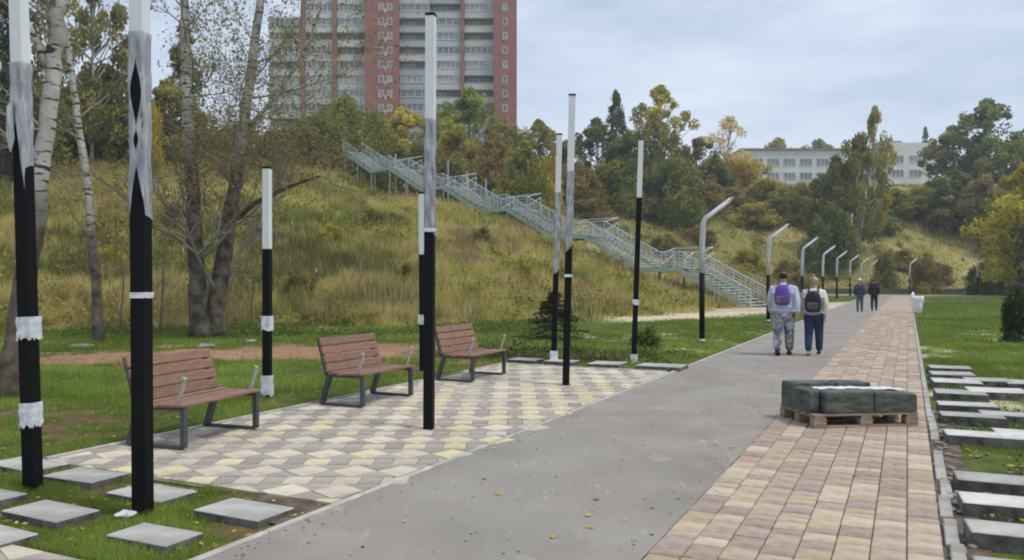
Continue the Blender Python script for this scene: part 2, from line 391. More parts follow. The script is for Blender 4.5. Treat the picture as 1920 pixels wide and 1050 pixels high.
tm = raw_mesh('terrain', np.stack([XX, YY, ZZ], -1).reshape(-1, 3), quads, m=gm, smooth=True)
ca = tm.attributes.new('soil_colour', 'FLOAT_COLOR', 'POINT'); ca.data.foreach_set('color', np.concatenate([tc_, np.ones((len(tc_), 1))], 1).astype(np.float32).ravel())
tag(link('terrain', tm), kind='structure')

hb = MB().box((0, 180, 44), (606, 492, 92)).mesh('haze', None) if False else None
hm = bpy.data.materials.new('haze'); hm.use_nodes = True; hn = hm.node_tree.nodes; hn.remove(hn['Principled BSDF'])
pv = hn.new('ShaderNodeVolumePrincipled'); pv.inputs['Color'].default_value = (.86, .92, 1, 1); pv.inputs['Density'].default_value = HAZE; pv.inputs['Anisotropy'].default_value = .2
hm.node_tree.links.new(pv.outputs[0], hn['Material Output'].inputs['Volume'])
tag(MB().box((0, 178, 39), (608, 494, 80.5)).build('haze', hm), 'thin autumn haze over the whole valley', kind='stuff')
# ------------------------------------------------------------------ promenade
V_K, V_B, V_L = .19, -1.37, -3.62         # right kerb, paver/asphalt line, left edge (metres across)
U0, U1 = -6, 92
def strip(name, m, u0, u1, v0, v1, z, du=2.0, dv=None):
    mb = MB(); n = max(1, int((u1 - u0) / du)); k = 1 if not dv else max(1, int((v1 - v0) / dv))
    for i in range(n + 1):
        for j in range(k + 1): mb.v.append(UV(u0 + (u1 - u0) * i / n, v0 + (v1 - v0) * j / k, z))
    for i in range(n):
        for j in range(k):
            a = i * (k + 1) + j; mb.f.append((a, a + 1, a + k + 2, a + k + 1))
    return mb.build(name, m)
am = mat('walk_surface', (.235, .213, .185), (.325, .3, .265), 1.1, rough=.92, bump=.25, bscale=90, c3=(.285, .25, .225), spread=(.3, .7), detail=8)
nA, lA = am.node_tree.nodes, am.node_tree.links; bA = nA['Principled BSDF']; srcA = bA.inputs['Base Color'].links[0].from_socket
def blotch(scale, lo, hi, colr, src, stretch=(1, 1, 1), amount=1.0):
    g = nA.new('ShaderNodeNewGeometry'); mp_ = nA.new('ShaderNodeMapping'); mp_.inputs['Scale'].default_value = stretch; mp_.inputs['Rotation'].default_value = (0, 0, TH)
    t = nA.new('ShaderNodeTexNoise'); t.inputs['Scale'].default_value = scale; t.inputs['Detail'].default_value = 8; t.inputs['Roughness'].default_value = .65
    lA.new(g.outputs['Position'], mp_.inputs[0]); lA.new(mp_.outputs[0], t.inputs['Vector'])
    r = nA.new('ShaderNodeMapRange'); r.inputs['From Min'].default_value = lo; r.inputs['From Max'].default_value = hi; r.inputs['To Max'].default_value = amount; lA.new(t.outputs[0], r.inputs['Value'])
    m_ = nA.new('ShaderNodeMix'); m_.data_type = 'RGBA'; m_.inputs['B'].default_value = (*colr, 1); lA.new(r.outputs[0], m_.inputs[0]); lA.new(src, m_.inputs['A'])
    return m_.outputs['Result']
o1 = blotch(.5, .48, .62, (.27, .265, .235), srcA, amount=.7)
o1 = blotch(1.9, .62, .72, (.52, .48, .42), o1, (1, .45, 1), .75)
o1 = blotch(9, .64, .72, (.11, .1, .095), o1, amount=.6)
o1 = blotch(.9, .56, .66, (.2, .185, .165), o1, (1.6, .35, 1), .6)
o1 = blotch(60, .5, .75, (.14, .125, .115), o1, amount=.6)
o1 = blotch(4.5, .6, .7, (.46, .42, .36), o1, (2.2, .5, 1), .5)
lA.new(o1, bA.inputs['Base Color'])
tag(strip('walkway', am, U0, U1, V_L, V_B, 0.0, 1.0), kind='structure')
tag(strip('paver_bed', M['soil'], U0, U1 - 2, V_B, V_K, -.012, 2.0), kind='structure')

# individual pavers of the right strip: eight columns, lengths vary
pav_mats = ['b_tan', 'b_cream', 'b_pink', 'b_cream', 'b_ochre', 'b_tan', 'b_cream', 'b_mauve', 'b_pink']
Ws = (V_K - V_B) / 8; GAP = .006
Ls = [.12, .16, .22, .26]
pm_cache = {}
def paver_mesh(L, mk):
    key = (L, mk)
    if key not in pm_cache:
        pm_cache[key] = MB().box((0, 0, -.03), (Ws - GAP, L - GAP, .07), bev=.006).mesh('paver', M[mk])
    return pm_cache[key]
pavers = []
for c in range(8):
    u = -2.0 + random.uniform(0, .2)
    v = V_B + Ws * (c + .5)
    while u < 46:
        L = random.choice(Ls)
        n = vnoise(np.array([u * .55]), np.array([v * .9 + 5]), 77)[0]
        k = pav_mats[int((n * 1.1 + random.random() * .55) * 8.9) % 9] if u < 60 else 'b_tan'
        pavers.append((u + L / 2, v, L, k)); u += L
pav_root = tag(bpy.data.objects.new('paver_strip', None), kind='structure'); col.objects.link(pav_root)
def in_view(x, y, m=40): return y > 4.5 and -m < 960 + F * x / y < 1920 + m and 523 + F * H / y < 1050 + m
seen = [p for p in pavers if in_view(*UV(p[0], p[1])[:2])]
seen.sort(key=lambda p: UV(p[0], p[1])[1])
near = set(id(p) for p in seen[:296])
for p in seen[:296]:
    u, v, L, k = p; x, y, _ = UV(u, v)
    o = link('paver', paver_mesh(L, k), pav_root, (x, y, random.uniform(-.004, .004)), rz_path() + random.uniform(-.008, .008))
    o.rotation_euler[0] = random.uniform(-.012, .012); o.rotation_euler[1] = random.uniform(-.012, .012)
def joined_blocks(items, name, parent, mats):
    """many pieces as one mesh with several materials: items (pts4 world xy list, z0, z1, mat index, tint)"""
    V, Fq, mi, ti = [], [], [], []
    for pts, z0, z1, k, t in items:
        n = len(pts); b = len(V)
        V += [(x, y, z0) for x, y in pts] + [(x, y, z1) for x, y in pts]
        Fq.append(tuple(b + n + i for i in range(n))); mi.append(k); ti.append(t)
        for i in range(n):
            j = (i + 1) % n; Fq.append((b + i, b + j, b + n + j, b + n + i)); mi.append(k); ti.append(t)
    me = bpy.data.meshes.new(name); me.from_pydata(V, [], Fq)
    for m in mats: me.materials.append(m)
    me.polygons.foreach_set('material_index', mi)
    a = me.attributes.new('tint', 'FLOAT', 'FACE'); a.data.foreach_set('value', ti); me.update()
    o = link(name, me, parent); o['kind'] = 'stuff'; return o
PM = ['b_tan', 'b_cream', 'b_pink', 'b_mauve', 'b_ochre']
items = []
for p in pavers:
    if id(p) in near: continue
    u, v, L, k = p; a, b = (L - GAP) / 2, (Ws - GAP) / 2
    items.append(([UV(u - a, v - b)[:2], UV(u - a, v + b)[:2], UV(u + a, v + b)[:2], UV(u + a, v - b)[:2]], -.03, random.uniform(.001, .006), PM.index(k), random.random()))
joined_blocks(items, 'distant_pavers', pav_root, [M[k] for k in PM])
# beyond the pavers one can tell apart the material takes over
far_m = mat('far_pavers', (.44, .345, .27), (.35, .27, .21), 2.5, rough=.9, detail=8)
tag(strip('far_paver_surface', far_m, 45.9, U1, V_B, V_K, 0.004, 2), kind='structure').parent = pav_root

# ------------------------------------------------------------------ rhombus-paved seating bay
A_R = .2222; ANG = R(.8)
b1 = np.array([math.cos(ANG), math.sin(ANG)]) * A_R * math.sqrt(3); b2 = np.array([math.cos(ANG + R(60)), math.sin(ANG + R(60))]) * A_R * math.sqrt(3)
HV = [np.array([math.cos(ANG + R(30 + 60 * k)), math.sin(ANG + R(30 + 60 * k))]) * A_R for k in range(6)]
def clip(poly, u0, u1, v0, v1):
    pts = [toUV(*p) for p in poly]
    for ax, val, sgn in ((0, u0, 1), (0, u1, -1), (1, v0, 1), (1, v1, -1)):
        out = []
        for i in range(len(pts)):
            a, b = pts[i], pts[(i + 1) % len(pts)]; da, db = (a[ax] - val) * sgn, (b[ax] - val) * sgn
            if da >= 0: out.append(a)
            if (da >= 0) != (db >= 0):
                t = da / (da - db); out.append((a[0] + t * (b[0] - a[0]), a[1] + t * (b[1] - a[1])))
        pts = out
        if len(pts) < 3: return None
    ar = abs(sum(pts[i][0] * pts[(i + 1) % len(pts)][1] - pts[(i + 1) % len(pts)][0] * pts[i][1] for i in range(len(pts)))) / 2
    return [UV(*p)[:2] for p in pts] if ar > .0012 else None
CW, CD, DH = .385, .66, .21          # pattern cell across the view, in depth; half height of a diamond
CO = (-1.70, 6.19)
def rhombi(u0, u1, v0, v1):
    """diamond tiles in rows, mauve wedges between them, a narrow course of small tiles between the rows"""
    cs = [UV(u, v)[:2] for u in (u0, u1) for v in (v0, v1)]
    i0 = int((min(c[0] for c in cs) - CO[0]) / CW) - 2; i1 = int((max(c[0] for c in cs) - CO[0]) / CW) + 2
    j0 = int((min(c[1] for c in cs) - CO[1]) / CD) - 2; j1 = int((max(c[1] for c in cs) - CO[1]) / CD) + 2
    out = []; w = CW / 2; h2 = (CD - 2 * DH) / 2; g = .0035
    shapes = [(0, [(-w + g, 0), (0, -DH + g), (w - g, 0), (0, DH - g)]),
              (2, [(w, g * 1.5), (CW - g, DH - g), (g, DH - g)][::1]), (3, [(w, -g * 1.5), (g, -DH + g), (CW - g, -DH + g)]),
              (4, [(-.105, DH + g), (.105, DH + g), (.105, CD - DH - g), (-.105, CD - DH - g)]),
              (1, [(.105 + g * 2, DH + g), (CW - .105 - g * 2, DH + g), (CW - .105 - g * 2, CD - DH - g), (.105 + g * 2, CD - DH - g)])]
    for i in range(i0, i1 + 1):
        for j in range(j0, j1 + 1):
            o = np.array([CO[0] + i * CW, CO[1] + j * CD])
            uu, vv = toUV(*o)
            if uu < u0 - 1 or uu > u1 + 1 or vv < v0 - 1 or vv > v1 + 1: continue
            for n_s, (k, q) in enumerate(shapes):
                q = [o + np.array(p) for p in q]; cen = sum(q) / len(q); p = clip(q, u0, u1, v0, v1)
                if p: out.append((p, k, cen, n_s, len(p) == len(q) and abs(p[0][0] - q[0][0]) + abs(p[0][1] - q[0][1]) < 1e-6 and abs(p[-1][0] - q[-1][0]) < 1e-6))
    return out
def tile_kind(k, cen):
    n = vnoise(np.array([cen[0] * .9 + 3]), np.array([cen[1] * .9]), 5)[0] + random.uniform(-.3, .3)
    far = sstep(7.5, 12, toUV(*cen)[0])
    if k in (2, 3) and random.random() < far * .75: return random.choice((3, 4))
    if k == 0: return 1 if n > .66 + far * .25 else (0 if random.random() > far * .4 else 4)
    if k == 4: return 4 if n < .6 else 1
    return 2 if (k == 2) != (n > .66) else 3
PU0, PU1, PV0, PV1 = 4.72, 13.9, -6.85, V_L - .085
bay = tag(bpy.data.objects.new('seating_bay_paving', None), kind='structure'); col.objects.link(bay)
o = strip('tile_bed', M['sandbed'], PU0 - .02, PU1 + .02, PV0 - .02, PV1 + .06, -.014, 3); o.parent = bay
rh = rhombi(PU0, PU1, PV0, PV1); rh.sort(key=lambda t: t[2][1])
RM = ['cream', 'yellow', 'mauve', 'beige', 'sandy']
vis = [t for t in rh if in_view(t[2][0], t[2][1], 0)][:298]; visid = set(id(t) for t in vis)
full = {}
for t in vis:
    p, k, cen, n_s, whole = t; mk = RM[tile_kind(k, cen)]
    if whole:
        if (n_s, mk) not in full: full[(n_s, mk)] = MB().poly_prism([(a - cen[0], b - cen[1]) for a, b in p], -.05, .004).mesh('paving_tile', M[mk])
        me = full[(n_s, mk)]
    else:
        me = MB().poly_prism([(a - cen[0], b - cen[1]) for a, b in p], -.05, .004).mesh('paving_tile', M[mk])
    link('paving_tile', me, bay, (cen[0], cen[1], random.uniform(-.003, .002)))
joined_blocks([(t[0], -.03, .004 + random.uniform(-.003, .002), tile_kind(t[1], t[2]), random.random()) for t in rh if id(t) not in visid], 'distant_paving_tiles', bay, [M[k] for k in RM])
# second paved cross-walk at the camera end
cross = tag(bpy.data.objects.new('cross_walk_paving', None), kind='structure'); col.objects.link(cross)
o = strip('tile_bed', M['sandbed'], -2, 3.18, -14, V_L - .06, -.014, 3); o.parent = cross
joined_blocks([(t[0], -.03, .004 + random.uniform(-.003, .002), tile_kind(t[1], t[2]), random.random()) for t in rhombi(-1, 3.14, -9, V_L - .06)], 'paving_tiles', cross, [M[k] for k in RM])

# kerbs: stones about a metre long
def kerb_line(name, v0, v1, u0, u1, ztop, L=1.0, jit=0, skip=(), mk='kerb'):
    root = tag(bpy.data.objects.new(name, None), kind='structure'); col.objects.link(root)
    w = v1 - v0; me = MB().box((0, 0, 0), (w, L - .012, .16), bev=.008).mesh('kerb_stone', M[mk]); u = u0
    while u < u1:
        if not any(a < u + L / 2 < b for a, b in skip):
            x, y, _ = UV(u + L / 2, (v0 + v1) / 2 + random.uniform(-jit, jit))
            o = link('kerb_stone', me, root, (x, y, ztop - .08 + random.uniform(-jit, jit) * .5), rz_path() + random.uniform(-jit, jit))
            o.rotation_euler[0] = random.uniform(-jit, jit) * .5
        u += L
    return root
kerb_line('left_kerb', V_L - .055, V_L - .002, 1, 90, .012, mk='kerbw')
kr = kerb_line('right_kerb', V_K + .004, V_K + .07, 10.6, 90, .02)
kerb_line('broken_kerb', V_K + .02, V_K + .1, 2, 10.6, .012, L=.6, jit=.014, skip=((5.9, 6.3), (8.6, 9.0)))
# rubble along the broken kerb
mb = MB()
def rock(mb, c, r, sq=.6):
    b = len(mb.v); n = 7
    prof = [(.0, -.5), (.8, -.35), (1, .1), (.65, .6), (0, .8)]
    for ri, zi in prof[1:4]:
        for k in range(n):
            a = 2 * math.pi * k / n; q = r * ri * random.uniform(.7, 1.25)
            mb.v.append((c[0] + q * math.cos(a), c[1] + q * math.sin(a), c[2] + zi * r * sq * random.uniform(.8, 1.2)))
    mb.v.append((c[0], c[1], c[2] + r * sq * .8)); mb.f += [(b + i * n + k, b + i * n + (k + 1) % n, b + (i + 1) * n + (k + 1) % n, b + (i + 1) * n + k) for i in range(2) for k in range(n)]
    mb.f += [(b + 2 * n + k, b + 2 * n + (k + 1) % n, b + 3 * n) for k in range(n)]
for i in range(110):
    u = random.uniform(3.8, 11.5); x, y, _ = UV(u, random.gauss(V_K + .1, .05)); rock(mb, (x, y, -.01), random.uniform(.012, .045))
tag(mb.build('kerb_rubble', M['stone']), kind='stuff')
s_ = strip('soil_verge', M['soil'], 3, 11.2, V_K, V_K + .26, -.018, .5); tag(s_, kind='structure')
tag(strip('edge_soil', M['soil'], 4.2, 4.75, -4.6, V_L - .05, -.012, .3), kind='structure')

# ------------------------------------------------------------------ concrete slabs in the grass
slab_fp = []
def slab(u, v, lu, lv, top, label, group, m='slab', th=.1, rot=0):
    x, y, _ = UV(u, v); slab_fp.append((u, v, lu, lv))
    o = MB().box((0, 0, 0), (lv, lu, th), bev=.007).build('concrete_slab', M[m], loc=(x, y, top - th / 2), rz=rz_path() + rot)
    o.data.materials.append(M['side_shade']); o.data.polygons.foreach_set('material_index', [0 if p.normal.z > .5 else 1 for p in o.data.polygons])  # every face but the top takes the painted-shade concrete
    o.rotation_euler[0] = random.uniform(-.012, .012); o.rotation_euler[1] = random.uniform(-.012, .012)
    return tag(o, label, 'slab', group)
gl = 'grey slabs set in the grass around the near lamp posts'
NEAR = [(290, 1000, .29, .5, 'grey slab just in front of the foot of the tall wrapped lamp post'),
        (458, 953, .36, .56, 'grey slab in the grass touching the corner of the patterned paving by the walkway'),
        (285, 921, .34, .56, 'grey slab right behind the nearest lamp post at the paving edge'),
        (95, 956, .32, .56, 'grey slab alone in the grass left of the nearest lamp post'),
        (160, 889, .34, .56, 'grey slab in the grass right of the leaning taped lamp post'),
        (52, 868, .34, .6, 'grey slab behind the foot of the leaning taped lamp post'),
        (-28, 926, .3, .5, 'grey slab cut by the picture edge beside the leaning lamp post'),
        (-28, 1000, .32, .56, 'grey slab at the corner of the cross walk, cut by the picture edge')]
for px, py, lu, lv, lab in NEAR:
    g = G(px, py, .03); u, v = toUV(g[0], g[1]); slab(u, v, lu, lv, .03, lab, gl, rot=random.uniform(-.03, .03))
gf = 'slabs along the far edge of the patterned paving'
for i, (u, v, lu, lv, lab) in enumerate([(14.35, -3.95, .6, .8, 'wide slab at the far paving edge beside the walkway'),
        (14.3, -4.95, .5, .6, 'far slab with the taped foot of a lamp post behind it'),
        (14.3, -5.85, .4, .55, 'far slab between the two tall lamp posts'),
        (14.3, -6.6, .4, .55, 'far slab next to the third bench')]):
    slab(u, v, lu, lv, .07, lab, gf)
# pale edging at the far side and left side of the bay
def edging(name, pts, ztop=.02):
    root = tag(bpy.data.objects.new(name, None), kind='structure'); col.objects.link(root)
    for (u0, v0), (u1, v1) in zip(pts[:-1], pts[1:]):
        n = max(1, round(math.hypot(u1 - u0, v1 - v0) / 1.0))
        for i in range(n):
            a = UV(u0 + (u1 - u0) * i / n, v0 + (v1 - v0) * i / n, ztop - .06); b = UV(u0 + (u1 - u0) * (i + .985) / n, v0 + (v1 - v0) * (i + .985) / n, ztop - .06)
            MB().bar(a, b, .055, .12, bev=.006).build('edging_stone', M['kerb'], root)
edging('bay_edging', [(PU0 + .05, PV0 - .035), (PU1, PV0 - .035)])
edging('bay_end_edging', [(PU1 + .035, PV0), (PU1 + .035, PV1 - .03)], .015)

gr_ = 'slabs laid like steps right of the kerb'
RIGHT = [(1733, 1798, 684, 690, 'slab'), (1735, 1802, 695, 702, 'slab'), (1737, 1812, 708, 717, 'slabw'), (1816, 1886, 707, 715, 'slab'), (1892, 1960, 711, 720, 'slab'),
         (1742, 1821, 728, 738, 'slab'), (1823, 1913, 723, 739, 'slabw'), (1746, 1837, 751, 760, 'slabw'), (1750, 1848, 771, 780, 'slab'), (1850, 1960, 771, 781, 'slab'),
         (1760, 1876, 805, 818, 'slabw'), (1880, 1990, 800, 830, 'slabw'), (1773, 1960, 886, 905, 'slab'), (1783, 1960, 924, 948, 'slabw'), (1793, 1990, 976, 1006, 'slab'), (1806, 1990, 1043, 1085, 'slab')]
RL = ['thin grey slab farthest up the row right of the kerb', 'second slab from the far end of the stepped row right of the kerb',
      'pale slab third from the far end of the row beside the kerb', 'narrow slab in the grass to the right of the three far slabs', 'grey slab at the picture edge level with the far end of the row',
      'slab beside the kerb level with the back of the pallet', 'broad pale slab lying beyond the kerbside slab behind the pallet', 'short pale slab beside the kerb level with the wrapped load',
      'slab touching the kerb level with the top of the pallet', 'slab at the picture edge in line with the pallet', 'pale slab beside the kerb level with the foot of the pallet',
      'large bright slab at the picture edge above the weedy gap', 'grey slab just below the weedy gap', 'brightest long slab, third from the bottom corner', 'long grey slab, second from the bottom corner', 'slab in the bottom right corner']
for (x0, x1, y0, y1, m), lab in zip(RIGHT, RL):
    a = G((x0 + x1) / 2, y0, .08); b = G((x0 + x1) / 2, y1, .08); c = ((a[0] + b[0]) / 2, (a[1] + b[1]) / 2)
    s = (((y0 + y1) / 2) - 523) / (H - .08); lv = (x1 - x0) / s / math.cos(TH) * .97; lu = max(.2, (a[1] - b[1]) * .92)
    lu = min(lu, .55)
    u, v = toUV(*c); v = max(v, V_K + .14 + lv / 2)
    slab(u, v, lu, lv, .08, lab, gr_, m, th=.15, rot=random.uniform(.06, .1))

# ------------------------------------------------------------------ stick lamps
W_P = .1
def taper_wrap(z0, z1, w, seed, ragged=.04, rows=9, tear=(), slant=0, puff=0, seam=17.5, vee=None):
    """film or tape wrapped round a square post: a crumpled sleeve with a seam that gapes open where it is torn"""
    rnd = random.Random(seed); mb = MB(); n = 32; sgn = 1 if seed % 2 else -1; kc = seam * n / 24
    ph = [rnd.uniform(0, 6) for _ in range(4)]
    for i in range(rows + 1):
        f = i / rows; z = z0 + (z1 - z0) * f
        hw = 0
        for a_, b_, wd in tear:
            if a_ < f < b_: hw += wd * math.sin(math.pi * (f - a_) / (b_ - a_)) ** 1.3
        if vee and f < vee[0]: hw += vee[1] * (1 - f / vee[0]) ** .8
        for k in range(n + 1):
            u = kc + hw + (n - 2 * hw) * k / n; a = 2 * math.pi * u / n; cx_, sy_ = math.cos(a), math.sin(a); q = max(abs(cx_), abs(sy_)); rr = (w / 2 + .004) / q
            rr *= 1.01 + .035 * math.sin(f * 23 + ph[0] + 2 * a) + .03 * math.sin(f * 11 + ph[1] - a) + (rnd.uniform(0, .04) + puff * (.6 + .4 * math.sin(5 * a + ph[2])) if puff else 0)
            zz = z
            if i == 0: zz += rnd.uniform(-ragged, ragged)
            if slant and i < rows * .5: zz += (1 - f * 2) * slant * (cx_ * sgn + .25 * math.sin(2 * a + ph[3]))
            mb.v.append((rr * cx_, rr * sy_, zz))
    for i in range(rows):
        for k in range(n): mb.f.append((i * (n + 1) + k, i * (n + 1) + k + 1, (i + 1) * (n + 1) + k + 1, (i + 1) * (n + 1) + k))
    return mb
def stick_lamp(base, top, label, h_black, h=None, film=None, tapes=(), foot=None, tear=(), seed=1, vee=None, seam=17.5):
    """base, top: photo survey points; film (z0, z1); tapes [(z0,z1,how ragged)]"""
    g = G(*base); Y = g[1]; s = F / Y
    if h is None: h = (base[1] - top[1]) / s
    lean = ((top[0] - base[0]) / s) / h if top else 0
    t = thing('lamp_post', label, 'lamp post', (g[0], g[1], 0 if toUV(g[0], g[1])[1] > PV0 and PU0 < toUV(g[0], g[1])[0] < PU1 else hz1(g[0], g[1])), 0, 'straight lamp posts around the seating bay')
    t.rotation_euler = (0, math.atan(lean), R(-9))
    MB().box((0, 0, h_black / 2), (W_P, W_P, h_black), bev=.006).build('post', M['black'], t)
    MB().box((0, 0, (h_black + h) / 2), (W_P - .004, W_P - .004, h - h_black - .004), bev=.008).build('light_tube', M['white_tube'], t)
    MB().box((0, 0, h + .012), (W_P + .006, W_P + .006, .022), bev=.004).build('cap', M['black'], t)
    if film: taper_wrap(film[0], film[1], W_P, seed, rows=44, tear=tear, ragged=.004, slant=.06 if vee else .05, vee=vee, seam=seam).build('film_wrap', M['film'], t, smooth=True)
    for k, (a, b, r) in enumerate(tapes): taper_wrap(a, b, W_P * 1.06, seed + 9 + k, ragged=min(r, .02), puff=min(r, .05) * 4, rows=5 if b - a > .08 else 2).build('tape', M['tape'], t)
    if foot: taper_wrap(foot[0], foot[1], W_P * 1.3, seed + 40, ragged=.03, rows=5).build('foot_wrap', M['tape'], t)
    return t
lA_ = stick_lamp((268, 965), (259, 0), 'tall black lamp post standing nearest, film torn open up its front', 3.28, 4.4, film=(2.0, 3.3), tapes=[(1.5, 1.54, .003)], tear=[(.5, .86, 3.2), (.38, .49, 1.6)], vee=(.3, 5), seam=18.2, seed=3)
stick_lamp((62, 912), (27, 0), 'leaning black lamp post at the picture edge with two ragged white tape bundles', 3.28, 4.4, film=(2.45, 3.3), tapes=[(1.17, 1.34, .05), (.5, .68, .02)], vee=(.45, 5.5), seam=16.5, seed=5)
stick_lamp((804, 805), (808, 30), 'black lamp post with long grey film sleeve on the paving before the second bench', 3.28, None, film=(2.12, 3.3), tapes=[(2.1, 2.14, .004)], seed=8)
stick_lamp((1061, 722), (1073, 180), 'tall black and white lamp post standing on the far end of the paving', 3.2, None, film=(2.05, 3.22), tapes=[(1.63, 1.67, .003)], seed=11)
stick_lamp((1188, 680), (1202, 260), 'black and white lamp post with bare black shaft and bundled white foot near the walkway', 3.18, None, tapes=[(1.14, 1.24, .02)], foot=(.0, .2), seed=14)
stick_lamp((1038, 682), (1049, 250), 'slimmer looking lamp post just behind the far paving post, white wrap at its foot', 3.25, None, film=(1.75, 3.26), foot=(.03, .28), seed=17)
stick_lamp((501, 740), (501, 312), 'short lamp post in the lawn between the first and second benches', 2.04, None, tapes=[(.92, 1.12, .05)], foot=(.02, .3), seed=20)
stick_lamp((793, 692), (791, 360), 'short lamp post half hidden behind the sleeve-wrapped post by the second bench', 2.06, None, tapes=[(.82, 1.0, .05)], seed=23)
# torn film hanging from the leaning post
def rag(pts, name, parent, m, th=.004):
    mb = MB(); n = len(pts)
    mb.v = [(x, -.065 - random.uniform(0, .02), z) for x, z in pts] + [(x, -.07 - random.uniform(.004, .03), z) for x, z in pts]
    mb.f = [tuple(range(n)), tuple(range(2 * n - 1, n - 1, -1))] + [(i, (i + 1) % n, n + (i + 1) % n, n + i) for i in range(n)]
    return mb.build(name, m, parent)
lean_post = [o for o in bpy.data.objects if o.name.startswith('lamp_post.001')][0]
rag([(-.055, 2.95), (-.02, 3.0), (-.0, 2.7), (-.035, 2.6), (-.08, 2.72)], 'torn_film', lean_post, M['film'])
rag([(.02, 2.9), (.06, 3.0), (.075, 2.6), (.07, 2.32), (.05, 2.5)], 'torn_film', lean_post, M['film'])
# loose film on the ground at the foot of the nearest post
mb = MB(); g = G(243, 968)
for i in range(6): rock(mb, (g[0] + random.uniform(-.09, .09), g[1] + random.uniform(-.03, .03), .02), random.uniform(.03, .055), .5)
tag(mb.build('plastic_scrap', M['wfilm']), 'crumpled piece of white plastic on the grass at the foot of the nearest lamp post', 'plastic')

# ------------------------------------------------------------------ bent street lamps along the left edge
def bent_lamp(x, y, label, h=3.64, flip=1, grp='bent street lamps along the walkway'):
    z = hz1(x, y); t = thing('street_lamp', label, 'street lamp', (x, y, z), 0, grp)
    MB().tube([(0, 0, 0), (0, 0, 1.8)], .068, 10).build('post', M['black'], t, smooth=True)
    k = h / 3.64
    MB().tube([(0, 0, 1.78), (.0, 0, 2.4 * k), (.03 * flip, 0, 3.02 * k), (.09 * flip, 0, 3.14 * k), (.72 * flip, 0, 3.62 * k)], [.075, .07, .072, .066, .05], 9, jit=.06).build('arm', M['film_o'], t, smooth=True)
    MB().box((.71 * flip, 0, 3.61 * k), (.16, .1, .05), Matrix.Rotation(-R(38) * flip, 3, 'Y'), bev=.01).build('lamp_head', M['alu'], t)
    MB().tube([(0, 0, .0), (0, 0, .04)], .12, 12).build('base_plate', M['frame'], t)
    MB().tube([(0, 0, .08), (0, 0, .14)], .075, 10).build('band', M['tape'], t)
    return t
M['film_o'] = mat('wrapped_galvanised', (.38, .41, .44), (.6, .63, .66), 5, rough=.35, stretch=(2, 2, .6), bump=.5, bscale=12)
ords = ['first bent street lamp, nearest to the benches', 'second bent street lamp, left of the man with the purple backpack', 'third bent street lamp, seen just behind the man',
        'fourth bent street lamp, above the woman with the black backpack', 'fifth bent street lamp, right of the woman', 'sixth bent street lamp, between the woman and the far couple',
        'seventh bent street lamp, behind the far couple', 'eighth bent street lamp at the far end of the row']
for i, o_ in enumerate(ords):
    u = 20.5 + 10.8 * i; v = -4.62 + (.0 if i < 5 else .25 * (i - 4) ** 1.3); x, y, _ = UV(u, v)
    bent_lamp(x, y, o_)
bent_lamp(*P(1283, 560, 58)[:2], 'small bent lamp in front of the foot of the long stairs')
bent_lamp(*P(1706, 540, 80)[:2], 'bent lamp by the reddish shrub at the far end of the walkway')
bent_lamp(*P(1833, 540, 78)[:2], 'bent lamp beyond the right lawn beside a dark shrub')

# ------------------------------------------------------------------ benches
def make_bench():
    """local: x along the seat, -y to the front"""
    t = thing('bench', '', 'bench', group='benches on the patterned paving')
    L = 1.18; D = .57
    pl = MB().box((0, 0, 0), (L, .088, .032), bev=.006).mesh('seat_plank', M['wood'])
    for i in range(5):
        o = link('seat_plank', pl, t, (0, -D / 2 + .045 + i * .1, .405 + .012 * abs(i - 2) ** 1.2 * .3 - (.01 if i == 3 else 0)))
    bp = MB().box((0, 0, 0), (L, .03, .098), bev=.006).mesh('back_plank', M['wood'])
    for i in range(4):
        o = link('back_plank', bp, t, (0, D / 2 - .02 + .055 * i * .62, .47 + .108 * i)); o.rotation_euler = (-R(17), 0, 0)
    for sx in (-1, 1):
        x = sx * (L / 2 - .045); fr = MB()
        fr.bar((x, -D / 2 + .02, 0.02), (x, -D / 2 + .02, .38), .05, .05)
        fr.bar((x, D / 2 + .08, 0.012), (x, D / 2 - .04, .37), .07, .05)
        fr.bar((x, -D / 2 + .0451, .018), (x, D / 2 + .06, .018), .048, .03)
        fr.bar((x, -D / 2 + .0, .375), (x, D / 2 + .0, .375), .046, .028)
        fr.bar((x, D / 2 + .0, .375), (x, D / 2 + .135, .84), .044, .035)
        fr.build('side_frame', M['frame'], t)
        ar = MB(); ar.bar((x, -D / 2 + .09, .42), (x, -D / 2 - .0, .66), .04, .014); ar.bar((x, -D / 2 - .0, .655), (x, -D / 2 + .03, .675), .04, .014)
        ar.build('armrest', M['alu'], t)
    return t
bench0 = make_bench()
bl = ['nearest slatted reddish-brown bench, partly hidden by the tall black lamp post', 'middle slatted bench with a raised armrest stub, in front of the lawn', 'farthest of the three slatted benches, beside the far slabs']
fronts = [((347.5, 839), (488, 808)), ((687, 763), (768, 745)), ((889, 715), (945, 705))]
for i, (a, b) in enumerate(fronts):
    o = bench0 if i == 0 else copy_tree(bench0)
    ga, gb = G(*a), G(*b); mxx, myy = (ga[0] + gb[0]) / 2, (ga[1] + gb[1]) / 2
    ang = math.pi / 2 - TH
    # front normal points across the walk (nx, ny); bench's -y must map to it
    off = .26
    sh_ = (.07, .03, .03)[i]; o.location = (mxx - nx * off - dx * sh_, myy - ny * off - dy * sh_, .004); o.rotation_euler = (0, 0, ang + (R(7), 0, 0)[i]); o['label'] = bl[i]

